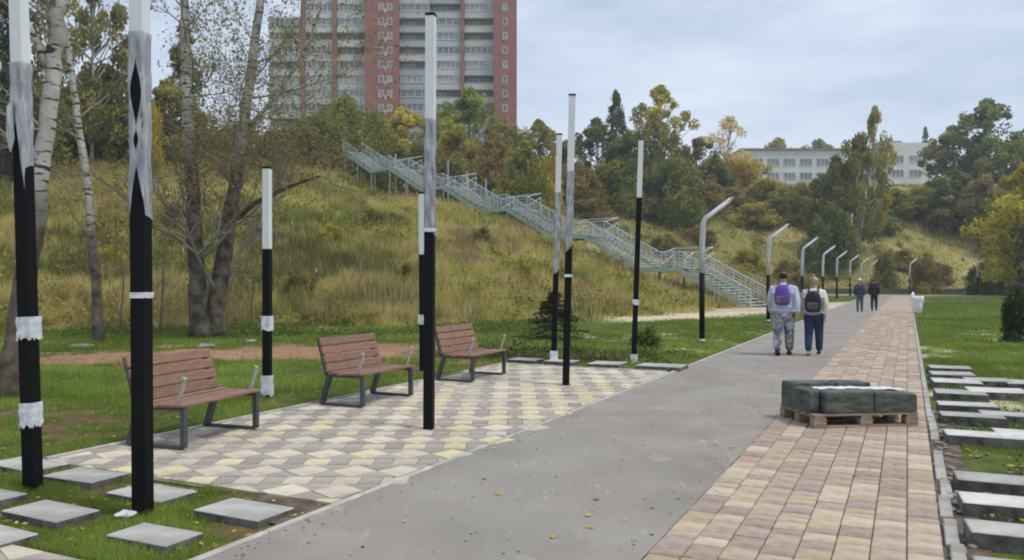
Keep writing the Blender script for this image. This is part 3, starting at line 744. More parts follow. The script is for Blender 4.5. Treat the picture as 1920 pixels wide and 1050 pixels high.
# ------------------------------------------------------------------ pallet and its load
pa = math.atan2(.16, 1.19)
gFL, gFR = G(1527, 804), G(1722, 799.5)
pc = Vector(((gFL[0] + gFR[0]) / 2, (gFL[1] + gFR[1]) / 2, .005)) + Vector((-math.sin(pa), math.cos(pa), 0)) * .4
pal = thing('pallet', 'wooden pallet standing on the tan pavers beside the kerb', 'pallet', pc, pa)
blk = MB().box((0, 0, 0), (.14, .1, .08), bev=.004).mesh('block', M['pallet'])
for ix in (-.53, 0, .53):
    for iy in (-.35, 0, .35): link('block', blk, pal, (ix, iy, .062))
bd = MB().box((0, 0, 0), (1.2, .1, .02), bev=.003).mesh('bottom_board', M['pallet'])
for iy in (-.35, 0, .35): link('bottom_board', bd, pal, (0, iy, .011))
cb = MB().box((0, 0, 0), (.12, .8, .02), bev=.003).mesh('cross_board', M['pallet'])
for ix in (-.53, 0, .53): link('cross_board', cb, pal, (ix, 0, .113))
tb = MB().box((0, 0, 0), (1.2, .12, .02), bev=.003).mesh('top_board', M['pallet'])
for iy in (-.34, -.17, 0, .17, .34): link('top_board', tb, pal, (0, iy, .134))
def bundle(x0, x1, y0, y1, zt0, zt1, label, mk='wrap', bulge=.012, seed=0):
    """wrapped block on the pallet: soft-edged, crumpled"""
    rnd = random.Random(seed); mb = MB(); nx_, nz_ = 22, 8; z0 = .146
    ring = []
    per = []
    n1, n2 = 16, 8
    for i in range(n1): per.append((x0 + (x1 - x0) * i / n1, y0))
    for i in range(n2): per.append((x1, y0 + (y1 - y0) * i / n2))
    for i in range(n1): per.append((x1 - (x1 - x0) * i / n1, y1))
    for i in range(n2): per.append((x0, y1 - (y1 - y0) * i / n2))
    cx_, cy_ = (x0 + x1) / 2, (y0 + y1) / 2; N = len(per)
    lev = [(0, .98), (.06, 1.0), (.3, 1.01), (.55, 1.0), (.8, .995), (.95, .97), (1.0, .9)]
    for f, sc_ in lev:
        for (x, y) in per:
            zt = zt0 + (zt1 - zt0) * (x - x0) / (x1 - x0); j = rnd.uniform(-bulge, bulge) * .6
            mb.v.append((cx_ + (x - cx_) * (1 - (1 - sc_) * .25) + (j if abs(x - cx_) > .45 * (x1 - x0) else 0), cy_ + (y - cy_) * sc_ + j, z0 + (zt - z0) * f + rnd.uniform(-.004, .004) * (f > 0)))
    for i in range(len(lev) - 1):
        for k in range(N): mb.f.append((i * N + k, i * N + (k + 1) % N, (i + 1) * N + (k + 1) % N, (i + 1) * N + k))
    c = len(mb.v); mb.v.append((cx_, cy_, (zt0 + zt1) / 2 + .004)); mb.f += [((len(lev) - 1) * N + k, (len(lev) - 1) * N + (k + 1) % N, c) for k in range(N)]
    o = mb.build('wrapped_bundle', M[mk], loc=pc, rz=pa, smooth=True); sb_ = o.modifiers.new('soft', 'SUBSURF'); sb_.levels = sb_.render_levels = 1
    return tag(o, label, 'bundle', 'dark wrapped bundles on the pallet')
bundle(-.47, .095, -.39, -.17, .385, .39, 'dark wrapped bundle at the front left of the pallet load', seed=1)
bundle(.098, .6, -.39, -.17, .385, .345, 'dark wrapped bundle at the front right of the load, sloping down beside the kerb', seed=2)
bundle(-.6, -.05, .14, .38, .425, .42, 'dark wrapped bundle at the back left of the pallet load', seed=3)
bundle(-.04, .38, .14, .38, .42, .41, 'dark wrapped bundle at the back right of the pallet load', seed=4)
bundle(-.6, -.485, -.3, .13, .38, .4, 'narrow dark wrapped bundle along the left end of the load', seed=5)
# white film lying over the middle of the load
mb = MB(); n1, n2 = 20, 6
for i in range(n1 + 1):
    for j in range(n2 + 1):
        x = -.48 + 1.06 * i / n1; y = -.215 + .16 * j / n2; mb.v.append((x, y, .4 - .03 * (i / n1) ** 2 + random.uniform(-.006, .008)))
mb.f = [(i * (n2 + 1) + j, (i + 1) * (n2 + 1) + j, (i + 1) * (n2 + 1) + j + 1, i * (n2 + 1) + j + 1) for i in range(n1) for j in range(n2)]
o = mb.build('film_sheet', M['wfilm'], loc=pc, rz=pa, smooth=True); m_ = o.modifiers.new('thick', 'SOLIDIFY'); m_.thickness = .006
tag(o, 'strip of white film lying over the middle of the pallet load', 'film')
# core of the load, under the film
o = MB().box((.02, -.02, .25), (.98, .26, .225), bev=.01).build('kerb_block_stack', M['wrap'], loc=pc, rz=pa); tag(o, 'dark middle block of the pallet load, between the wrapped bundles', 'blocks')

# ------------------------------------------------------------------ white-lined bin
g = G(1720, 587)
t = thing('litter_bin', 'litter bin lined with a white bag at the end of the right lawn', 'bin', (g[0], g[1], hz1(g[0], g[1]))); t.scale = (.95, .95, 1.15)
MB().lathe([(.17, 0), (.2, .02), (.24, .4), (.26, .62), (.25, .64)], 16).build('bin_body', M['bag'], t, smooth=True)
mb = MB()
for i, (r, z) in enumerate([(.275, .5), (.29, .58), (.3, .66), (.28, .7), (.24, .67)]):
    for k in range(18):
        a = 2 * math.pi * k / 18; rr = r * (1 + random.uniform(-.05, .07)); mb.v.append((rr * math.cos(a), rr * math.sin(a), z + random.uniform(-.02, .02)))
for i in range(4):
    for k in range(18): mb.f.append((i * 18 + k, i * 18 + (k + 1) % 18, (i + 1) * 18 + (k + 1) % 18, (i + 1) * 18 + k))
mb.build('bag_rim', M['bag'], t, smooth=True)
mb = MB(); mb.tube([(-.2, .05, .5), (-.22, .04, .72), (-.18, .05, .86), (-.1, .05, .8)], [.05, .09, .05, .02], 8, jit=.2); mb.build('bag_knot', M['bag'], t, smooth=True)

# ------------------------------------------------------------------ people
def skin_obj(name, nodes, edges, m, parent, sub=2):
    """nodes: list of ((x,y,z), radius or (rx,ry)); root is node 0"""
    me = bpy.data.meshes.new(name); me.from_pydata([n[0] for n in nodes], edges, []); me.materials.append(m)
    o = link(name, me, parent); o.modifiers.new('skin', 'SKIN'); o.modifiers['skin'].use_smooth_shade = True
    for i, n in enumerate(nodes):
        sv = me.skin_vertices[0].data[i]; r = n[1]; sv.radius = r if isinstance(r, tuple) else (r, r); sv.use_root = (i == 0)
    s = o.modifiers.new('sub', 'SUBSURF'); s.levels = sub; s.render_levels = sub
    return o
def person(loc, rz, h, label, jacket, trousers, hairm, shoe, step=.18, pack=None, packm=None, long_jacket=False, hood=False, bun=False, cap=None, baggy=1.0, arm_swing=.12, shoulder=1.0, heel=None):
    """figure seen from behind, facing +y locally"""
    k = h / 1.8
    t = thing('person', label, 'person', loc, rz, 'people walking away along the walkway')
    t.scale = (k, k, k)
    sh = .19 * shoulder
    hip = (0, 0, .95); pel = (0, 0, .95)
    # joints: left leg back (toe push-off), right leg forward
    LA = (-.095, -step, .1); LK = (-.1, -step * .25, .5); LH = (-.09, 0, .9)
    RA = (.095, step * .75, .085); RK = (.1, step * .7, .5); RH = (.09, 0, .9)
    body = [((0, 0, .97), (.09, .07)), ((0, .01, 1.12), (.09, .07)), ((0, 0, 1.3), (.1, .08)), ((0, 0, 1.41), (.08, .065)), ((0, .015, 1.52), (.055, .055)), ((0, .025, 1.6), (.06, .065)),
            ((0, .03, 1.69), (.077, .092)), ((0, .025, 1.755), (.06, .07)),
            (LH, .07), (LK, .05), (LA, .036), (RH, .07), (RK, .055), (RA, .038)]
    edges = [(0, 1), (1, 2), (2, 3), (3, 4), (4, 5), (5, 6), (6, 7), (0, 8), (8, 9), (9, 10), (0, 11), (11, 12), (12, 13)]
    arms = []
    for sx, sw in ((-1, arm_swing), (1, -arm_swing)):
        b = len(body); S = (sx * sh * .94, 0, 1.385); E = (sx * (sh + .055), -.02 + sw * .4, 1.13); W = (sx * (sh + .035), .06 + sw, .88); Pm = (sx * (sh + .03), .075 + sw * 1.1, .8)
        body += [(S, .05), (E, .036), (W, .026), (Pm, (.03, .018))]; edges += [(3, b), (b, b + 1), (b + 1, b + 2), (b + 2, b + 3)]
        arms.append((S, E, W))
        for f, (oy, ln) in enumerate(((-.028, .07), (-.01, .082), (.01, .078), (.027, .06))):
            q = len(body); body += [((Pm[0], Pm[1] + oy, Pm[2] - .035), .009), ((Pm[0] - sx * .008, Pm[1] + oy + .006, Pm[2] - .035 - ln * .5), .0085), ((Pm[0] - sx * .022, Pm[1] + oy + .012, Pm[2] - .03 - ln * .9), .007)]
            edges += [(b + 3, q), (q, q + 1), (q + 1, q + 2)]
        q = len(body); body += [((Pm[0] - sx * .012, Pm[1] + .035, Pm[2] + .01), .011), ((Pm[0] - sx * .02, Pm[1] + .055, Pm[2] - .03), .009)]
        edges += [(b + 2, q), (q, q + 1)]
    bo = skin_obj('body', body, edges, M['skin'], t, 1)
    for sx in (-1, 1):                 # ears, eyes; nose and mouth on the far side
        MB().tube([(sx * .077, .02, 1.655), (sx * .088, .012, 1.69), (sx * .08, .015, 1.715)], [.01, .018, .01], 6).build('ear', M['skin'], t, smooth=True)
        MB().lathe([(.0, -.01), (.009, -.006), (.012, 0), (.009, .006), (0, .01)], 8).build('eye', M['wframe'], t, (sx * .03, .117, 1.69))
    MB().tube([(0, .115, 1.7), (0, .14, 1.66), (0, .118, 1.65)], [.008, .016, .01], 6).build('nose', M['skin'], t, smooth=True)
    MB().tube([(-.022, .112, 1.622), (0, .12, 1.62), (.022, .112, 1.622)], [.004, .008, .004], 6).build('mouth', M['mouth'], t, smooth=True)
    # trousers
    b = baggy
    tr = [((0, 0, 1.02), (.16 * b, .125 * b)), ((-.08 * b, 0, .84), .112 * b), ((-.1, -step * .25, .5), .088 * b), ((-.1, -step * .82, .2), .072 * b), ((-.098, -step * .95, .1), .066 * b),
          ((.08 * b, 0, .84), .112 * b), ((.1, step * .62, .5), .088 * b), ((.1, step * .72, .2), .072 * b), ((.098, step * .74, .08), .066 * b)]
    skin_obj('trousers', tr, [(0, 1), (1, 2), (2, 3), (3, 4), (0, 5), (5, 6), (6, 7), (7, 8)], trousers, t)
    # jacket
    lo = .77 if long_jacket else .84
    W2 = shoulder * 1.12
    jk = [((0, 0, 1.12), (.185 * W2, .135)), ((0, 0, 1.0), (.185 * W2, .14)), ((0, 0, lo), (.19 * W2, .145)), ((0, -.005, 1.28), (.185 * W2, .135)), ((0, -.005, 1.4), (.12 * W2, .1)), ((0, .0, 1.49), (.07, .065))]
    je = [(0, 1), (1, 2), (0, 3), (3, 4), (4, 5)]
    for S, E, W in arms:
        q = len(jk); jk += [(S, .092), (E, .078), (W, .058)]; je += [(4, q), (q, q + 1), (q + 1, q + 2)]
    skin_obj('jacket', jk, je, jacket, t)
    if hood:
        skin_obj('hood', [((0, -.06, 1.47), (.1, .05)), ((-.07, -.03, 1.49), .045), ((.07, -.03, 1.49), .045), ((0, -.085, 1.4), (.07, .035))], [(0, 1), (0, 2), (0, 3)], jacket, t)
    # hair
    skin_obj('hair', [((0, .012, 1.73), (.1, .108)), ((0, -.015, 1.66), (.096, .085)), ((0, -.02, 1.6), (.07, .055))], [(0, 1), (1, 2)], hairm, t)
    if bun: skin_obj('bun', [((0, -.06, 1.77), .045), ((0, -.075, 1.8), .035)], [(0, 1)], hairm, t)
    if cap: MB().lathe([(.092, 1.72), (.098, 1.74), (.09, 1.79), (.05, 1.822), (.0, 1.83)], 14, (0, .02)).build('cap', cap, t, smooth=True)
    # shoes
    for nm, (ax2, ay2, az2), pitch in (('shoe', LA, .42), ('shoe', RA, 0)):
        mb = MB(); mb.tube([(0, -.1, .045), (0, -.03, .055), (0, .07, .04), (0, .15, .03), (0, .18, .028)], [.036, .045, .042, .036, .02], 8)
        o = mb.build(nm, shoe, t, (ax2, ay2, 0 if pitch == 0 else .035), smooth=True); o.rotation_euler = (-pitch, 0, 0); o.scale = (1.1, 1, 1)
        so = MB().box((0, .035, .01), (.085, .285, .02), bev=.006).build('sole', heel or shoe, o)
    if pack is not None:
        w, hh, dp, zc = pack
        r = thing('backpack', '', '', (0, 0, 0)); bpy.data.objects.remove(r)
        pm = MB(); n = 14
        for f, sc1, sc2 in ((0, .7, .75), (.12, .95, .95), (.5, 1, 1), (.8, .86, .9), (.94, .6, .7), (1, .3, .4)):
            z = zc - hh / 2 + hh * f
            for q in range(n):
                a = 2 * math.pi * q / n; ca_, sa_ = math.cos(a), math.sin(a)
                e = .65; X = w / 2 * sc1 * math.copysign(abs(ca_) ** e, ca_); Yq = dp / 2 * sc2 * math.copysign(abs(sa_) ** e, sa_)
                pm.v.append((X, -.12 - dp / 2 + Yq, z))
        for i in range(5):
            for q in range(n): pm.f.append((i * n + q, i * n + (q + 1) % n, (i + 1) * n + (q + 1) % n, (i + 1) * n + q))
        pm.f.append(tuple(range(n))[::-1]); pm.f.append(tuple(5 * n + q for q in range(n)))
        bpk = pm.build('backpack', packm[0], smooth=True); bpk.parent = t
        MB().box((0, -.125 - dp - .005, zc - hh * .22), (w * .66, .05, hh * .34), bev=.018).build('front_pocket', packm[1], bpk)
        for sx in (-1, 1):
            MB().tube([(sx * w * .28, -.12, zc + hh * .42), (sx * .1, -.06, 1.52), (sx * .115, .09, 1.44), (sx * .13, .12, 1.25), (sx * .14, -.02, zc - hh * .3)], .018, 6).build('strap', packm[0], bpk, smooth=True)
    return t
M['mouth'] = mat('lips', (.35, .13, .11), (.3, .1, .09), 5)
c_hood = mat('pale_blue_hoodie', (.56, .6, .68), (.42, .47, .55), 4, rough=.9, bump=.5, bscale=12)
c_camo = mat('grey_mottled_trousers', (.12, .135, .15), (.42, .44, .48), 9, rough=.9, spread=(.42, .58), c3=(.24, .26, .28))
c_cream = mat('cream_jacket', (.66, .64, .57), (.55, .53, .47), 5, rough=.85, bump=.5, bscale=12)
c_jean = mat('dark_blue_jeans', (.02, .032, .085), (.035, .05, .11), 6, rough=.9)
c_dark = mat('black_coat', (.012, .016, .022), (.02, .026, .035), 5, rough=.8)
c_navy = mat('navy_jacket', (.03, .04, .075), (.045, .06, .1), 5, rough=.8)
c_grj = mat('blue_grey_jeans', (.06, .08, .13), (.09, .11, .17), 6, rough=.9)
h_dark = mat('dark_hair', (.022, .015, .012), (.035, .025, .02), 10, rough=.7)
h_fair = mat('fair_hair', (.36, .25, .14), (.55, .42, .27), 10, rough=.7)
p_purp = mat('purple_pack', (.11, .05, .3), (.16, .09, .4), 4, rough=.7); p_pgrey = mat('plum_pocket', (.07, .035, .05), (.25, .2, .26), 5, rough=.7)
p_blk = mat('black_pack', (.014, .015, .02), (.03, .03, .036), 5, rough=.7); p_bgrey = mat('grey_pocket', (.07, .065, .075), (.11, .1, .11), 5, rough=.7)
s_blk = mat('dark_shoe', (.02, .02, .022), (.03, .03, .03), 5); s_wht = mat('pale_sole', (.7, .7, .7), (.6, .6, .6), 5)
g = G(1469, 666); person((g[0], g[1], 0), -TH, 1.8, 'man in a pale blue-grey hoodie with a purple backpack and grey mottled trousers', c_hood, c_camo, h_dark, s_blk, step=.2, pack=(.31, .42, .13, 1.27), packm=(p_purp, p_pgrey), hood=True, baggy=1.28, shoulder=1.2, long_jacket=True)
g = G(1526, 666); person((g[0], g[1], 0), -TH, 1.7, 'fair-haired woman in a cream jacket and dark jeans with a black backpack', c_cream, c_jean, h_fair, s_blk, step=.17, pack=(.35, .46, .16, 1.2), packm=(p_blk, p_bgrey), bun=True, baggy=1.15, shoulder=1.05, heel=s_wht)
g = G(1612, 584); person((g[0], g[1], 0), -TH, 1.62, 'far walker in a navy jacket, pale cap and blue jeans', c_navy, c_grj, h_fair, s_blk, step=.15, cap=M['bag'], long_jacket=True)
g = G(1639, 582); person((g[0], g[1], 0), -TH, 1.66, 'far walker dressed all in black beside the one with the pale cap', c_dark, c_dark, h_dark, s_blk, step=.2, long_jacket=True, hood=True, shoulder=1.05)

# ------------------------------------------------------------------ long metal stairs on the hillside
S0 = Vector((14.3, 47.2, -.05)); S1 = Vector((-15.6, 80.5, 14.0)); dirh = Vector((S1.x - S0.x, S1.y - S0.y, 0)); LH_ = dirh.length; dirh.normalize(); sdir = Vector((-dirh.y, dirh.x, 0)) * -1
st = thing('hillside_stairs', 'long galvanised footbridge-like stairs climbing the grassy hill behind the lamp posts', 'stairs')
NF = 6; land = 3.0; fl = (LH_ - land * (NF - 1)) / NF; rise = (S1.z - S0.z) / NF; W_S = 2.1
post_m = MB().box((0, 0, .5), (.05, .05, 1.0)).mesh('post', M['steel']); sup_cache = {}
def rail_pts(a, b, parent):
    """handrails, balusters and stringers for one run"""
    for sgn in (-1, 1):
        off = sdir * (W_S / 2 * sgn); A = a + off; B = b + off
        MB().bar(A + Vector((0, 0, 1.02)), B + Vector((0, 0, 1.02)), .06, .06).build('handrail', M['steel'], parent)
        MB().bar(A + Vector((0, 0, .82)), B + Vector((0, 0, .82)), .035, .035).build('mid_rail', M['steel'], parent)
        MB().bar(A + Vector((0, 0, .42)), B + Vector((0, 0, .42)), .035, .035).build('mid_rail', M['steel'], parent)
        MB().bar(A + Vector((0, 0, .62)), B + Vector((0, 0, .62)), .035, .035).build('mid_rail', M['steel'], parent)
        MB().bar(A + Vector((0, 0, .22)), B + Vector((0, 0, .22)), .035, .035).build('mid_rail', M['mint'], parent)
        MB().bar(A + Vector((0, 0, -.12)) + sdir * .03 * sgn, B + Vector((0, 0, -.12)) + sdir * .03 * sgn, .06, .26).build('stringer', M['mint'], parent)
        n = max(1, int((B - A).length / .85))
        for i in range(n + 1):
            p = A + (B - A) * i / n; link('post', post_m, parent, p)
cur = S0.copy()
for f in range(NF):
    e = cur + dirh * fl + Vector((0, 0, rise)); rail_pts(cur, e, st)
    mb = MB(); n = int(rise / .16)
    q = math.atan2(dirh.y, dirh.x)
    for i in range(n):
        p = cur + dirh * (fl * (i + .5) / n) + Vector((0, 0, rise * (i + 1) / n)); mb.box(p - Vector((0, 0, .02)), (.29, W_S - .06, .035), Matrix.Rotation(q, 3, 'Z'))
    o = mb.build('treads', M['steel'], st); o['kind'] = 'stuff'
    if f < NF - 1:
        e2 = e + dirh * land; rail_pts(e, e2, st)
        MB().box((e + e2) / 2 - Vector((0, 0, .03)), (land, W_S, .05), Matrix.Rotation(q, 3, 'Z')).build('landing', M['steel'], st)
        # outer bay of the landing with raised side rails
        c = (e + e2) / 2 + sdir * (W_S / 2 + .8)
        MB().box(c - Vector((0, 0, .035)), (land, 1.5, .05), Matrix.Rotation(q, 3, 'Z')).build('landing', M['steel'], st)
        for s_ in (-1, 1):
            a_ = c + dirh * (land / 2 * s_); MB().bar(a_ - sdir * .7 + Vector((0, 0, 1.0)), a_ + sdir * .7 + Vector((0, 0, 1.35)), .06).build('handrail', M['steel'], st)
            MB().bar(a_ - sdir * .7 + Vector((0, 0, .3)), a_ + sdir * .7 + Vector((0, 0, 1.0)), .05).build('brace', M['steel'], st)
            link('post', post_m, st, a_ + sdir * .7)
        a_ = c + sdir * .74; MB().bar(a_ - dirh * land / 2 + Vector((0, 0, 1.35)), a_ + dirh * land / 2 + Vector((0, 0, 1.35)), .06).build('handrail', M['steel'], st)
    else: e2 = e
    # supports down to the slope
    for pt in (cur + dirh * .1, cur + dirh * fl / 2 + Vector((0, 0, rise / 2)), e, e2):
        for sgn in (-1, 1):
            p = pt + sdir * (W_S / 2 - .1) * sgn; gz = hz1(p.x, p.y) - .3
            if p.z - .25 > gz: MB().tube([(p.x, p.y, gz), (p.x, p.y, p.z - .2)], .055, 6).build('support', M['mint'], st)
    cur = e2
# a row of tall thin posts beside the upper stairs
for i, (px, py) in enumerate([(742, 288), (840, 300), (876, 322), (911, 336)]):
    Y = 76 - i * 2.5; x, y, z = P(px, py, Y); gz = hz1(x, y)
    tag(MB().tube([(x, y, gz - .2), (x, y, z)], .07, 8).build('marker_post', M['alu']), ['thin pale post highest up beside the long stairs', 'thin pale post second from the top beside the stairs', 'thin pale post second from the bottom beside the stairs', 'thin pale post lowest beside the upper stairs'][i], 'post', 'pale posts beside the stairs')

# low dark wall across the far end
mb = MB()
xs = np.linspace(26, 92, 34)
wl_ = thing('retaining_wall', 'low dark stone wall across the far end of the lawn and walkway', 'wall')
for i in range(len(xs) - 1):
    MB().box(((xs[i] + xs[i + 1]) / 2, 91.5, .25), (xs[i + 1] - xs[i] - .03, .35, .55), bev=.03).build('stone_block', M['darkstone'] if 'darkstone' in M else M.setdefault('darkstone', mat('dark_stone', (.07, .065, .055), (.14, .125, .105), 1.5, rough=.95, tint=.15)), wl_)
tag(strip('far_cross_path', mat('sand_path', (.38, .32, .25), (.3, .25, .19), 1.2, rough=.95), 84, 91, -14, 46, .006, 3), kind='structure')

# ------------------------------------------------------------------ tower block
ZT = 160.0; sT = F / ZT
def TX(px): return (px - 960) / sT
zb = 22.0; FH = 2.8; NFL = 17
tw = thing('tower_block', 'tall red brick and grey panel apartment tower rising behind the hillside trees', 'building', (0, 0, 0))
def tbox(x0, x1, y0, y1, z0, z1, name, m, parent=tw): return MB().box(((x0 + x1) / 2, (y0 + y1) / 2, (z0 + z1) / 2), (x1 - x0, y1 - y0, z1 - z0)).build(name, M[m], parent)
ztop = zb + FH * NFL
tbox(TX(570), TX(968), ZT + 2.0, ZT + 18, zb - 6, ztop, 'wall', 'recess')
tbox(TX(501), TX(570) - .02, ZT + 2.0, ZT + 15, zb - 6, 52.2, 'wall', 'recess')
tbox(TX(499), TX(564), ZT + 1, ZT + 15.4, 52.22, 52.9, 'roof', 'roof')
tbox(TX(570), TX(972), ZT - .6, ZT + 18.5, ztop + .02, ztop + 1, 'roof', 'roof')
for x0, x1, pr in ((563, 571, .3), (622, 631, .3), (685, 748, -.9), (864, 870, 0), (926, 969, -.9)):
    tbox(TX(x0), TX(x1), ZT + pr, ZT + 2.4 if x1 - x0 < 20 else ZT + 17.9, zb - 6, ztop, 'brick_pier', 'red_brick')
bays = [(501, 563, 11), (571, 622, 17), (631, 685, 17), (748, 806, 17), (807, 864, 17), (870, 926, 17)]
def glaz(w, hgt, n, name='window'):
    key = (round(w, 2), hgt, n)
    return key
gcache = {}
def glazing(w, hgt, n):
    key = (round(w, 2), round(hgt, 2), n)
    if key not in gcache:
        pane = MB().box((0, 0, 0), (w, .05, hgt)).mesh('window', M['glass'])
        fr = MB(); fr.box((0, -.045, hgt / 2 - .05), (w, .05, .1)); fr.box((0, -.045, -hgt / 2 + .05), (w, .05, .1))
        for i in range(n + 1): fr.box((-w / 2 + .05 + (w - .1) * i / n, -.048, 0), (.11, .05, hgt - .2))
        gcache[key] = (pane, fr.mesh('frame', M['wframe']))
    return gcache[key]
pmat = ['panel', 'panel_grey', 'panel_white', 'panel_mint', 'panel', 'panel']
rr = random.Random(4)
par_cache = {}
for bi, (x0, x1, nf) in enumerate(bays):
    X0, X1 = TX(x0) + .03, TX(x1) - .03; w = X1 - X0; xc = (X0 + X1) / 2
    for f in range(nf):
        z = zb + f * FH
        mk = rr.choice(pmat) if bi > 2 else rr.choice(['panel', 'panel_white', 'panel'])
        if bi == 3: mk = rr.choice(['panel_grey', 'panel', 'panel_grey'])
        key = (bi, mk)
        if key not in par_cache:
            mb = MB(); mb.box((0, 0, .55), (w, .12, 1.1)); mb.box((0, .6, -.1), (w, 1.35, .18)); mb.box((0, -.05, 1.14), (w, .2, .06))
            par_cache[key] = mb.mesh('balcony', M[mk])
        b = link('balcony', par_cache[key], tw, (xc, ZT + .6, z))
        if rr.random() < (.4 if bi == 3 else .72):
            gp, gf = glazing(w - .3, 1.45, rr.choice([4, 5, 6]))
            wo_ = link('window', gp, b, (0, .06, 1.92)); link('window_frame', gf, wo_, (0, 0, 0)) if False else None
            o = link('frame', gf, b, (0, .06, 1.92))
        else:
            gp, gf = glazing(w * .4, 1.5, 2); link('window', gp, b, (-w * .2, 1.35, 1.5)); link('frame', gf, b, (-w * .2, 1.35, 1.5))
gp, gf = glazing(.95, 1.35, 1)
for xpx in (716, 732, 947):
    for f in range(NFL):
        o = link('window', gp, tw, (TX(xpx), ZT - .9, zb + f * FH + 1.5)); link('frame', gf, o, (0, 0, 0))
for f in range(NFL):                  # narrow pale slits beside the stair windows
    tbox(TX(724) - .2, TX(724) + .2, ZT - .95, ZT - .88, zb + f * FH + .4, zb + f * FH + 1.2, 'vent', 'panel')
# ------------------------------------------------------------------ school building
ZS = 200.0; sS = F / ZS
def SX(px): return (px - 960) / sS
scb = thing('school_building', 'long low pale building with a flat roof among the trees on the far crest', 'building')
zt = H + (523 - 282) / sS; z0 = zt - 11.5
MB().box(((SX(1392) + SX(1728)) / 2, ZS + 8, (z0 + zt) / 2), (SX(1728) - SX(1392), 16, zt - z0)).build('wall', M['school'], scb)
MB().box(((SX(1390) + SX(1730)) / 2, ZS + 8, zt + .25), (SX(1732) - SX(1388), 17, .45)).build('roof', M['roof'], scb)
zt2 = zt + 1.4
MB().box(((SX(1655) + SX(1736)) / 2, ZS + 7, (z0 + zt2) / 2), (SX(1736) - SX(1655), 20, zt2 - z0)).build('side_wing', M['school'], scb)
MB().box((SX(1690), ZS + 8, zt2 + .9), (5, 6, 1.8)).build('rooftop_hut', M['panel_grey'], scb)
gp, gf = glazing(3.0, 1.9, 3)
for lv in range(3):
    for i in range(9):
        x = SX(1402) + 2.2 + i * 4.0
        if x > SX(1650): break
        o = link('window', gp, scb, (x, ZS - .02, zt - 2.9 - lv * 3.4)); link('frame', gf, o)
    for i in range(2):
        o = link('window', gp, scb, (SX(1672) + i * 4.3, ZS - 3.02, zt2 - 4.0 - lv * 3.4)); link('frame', gf, o)

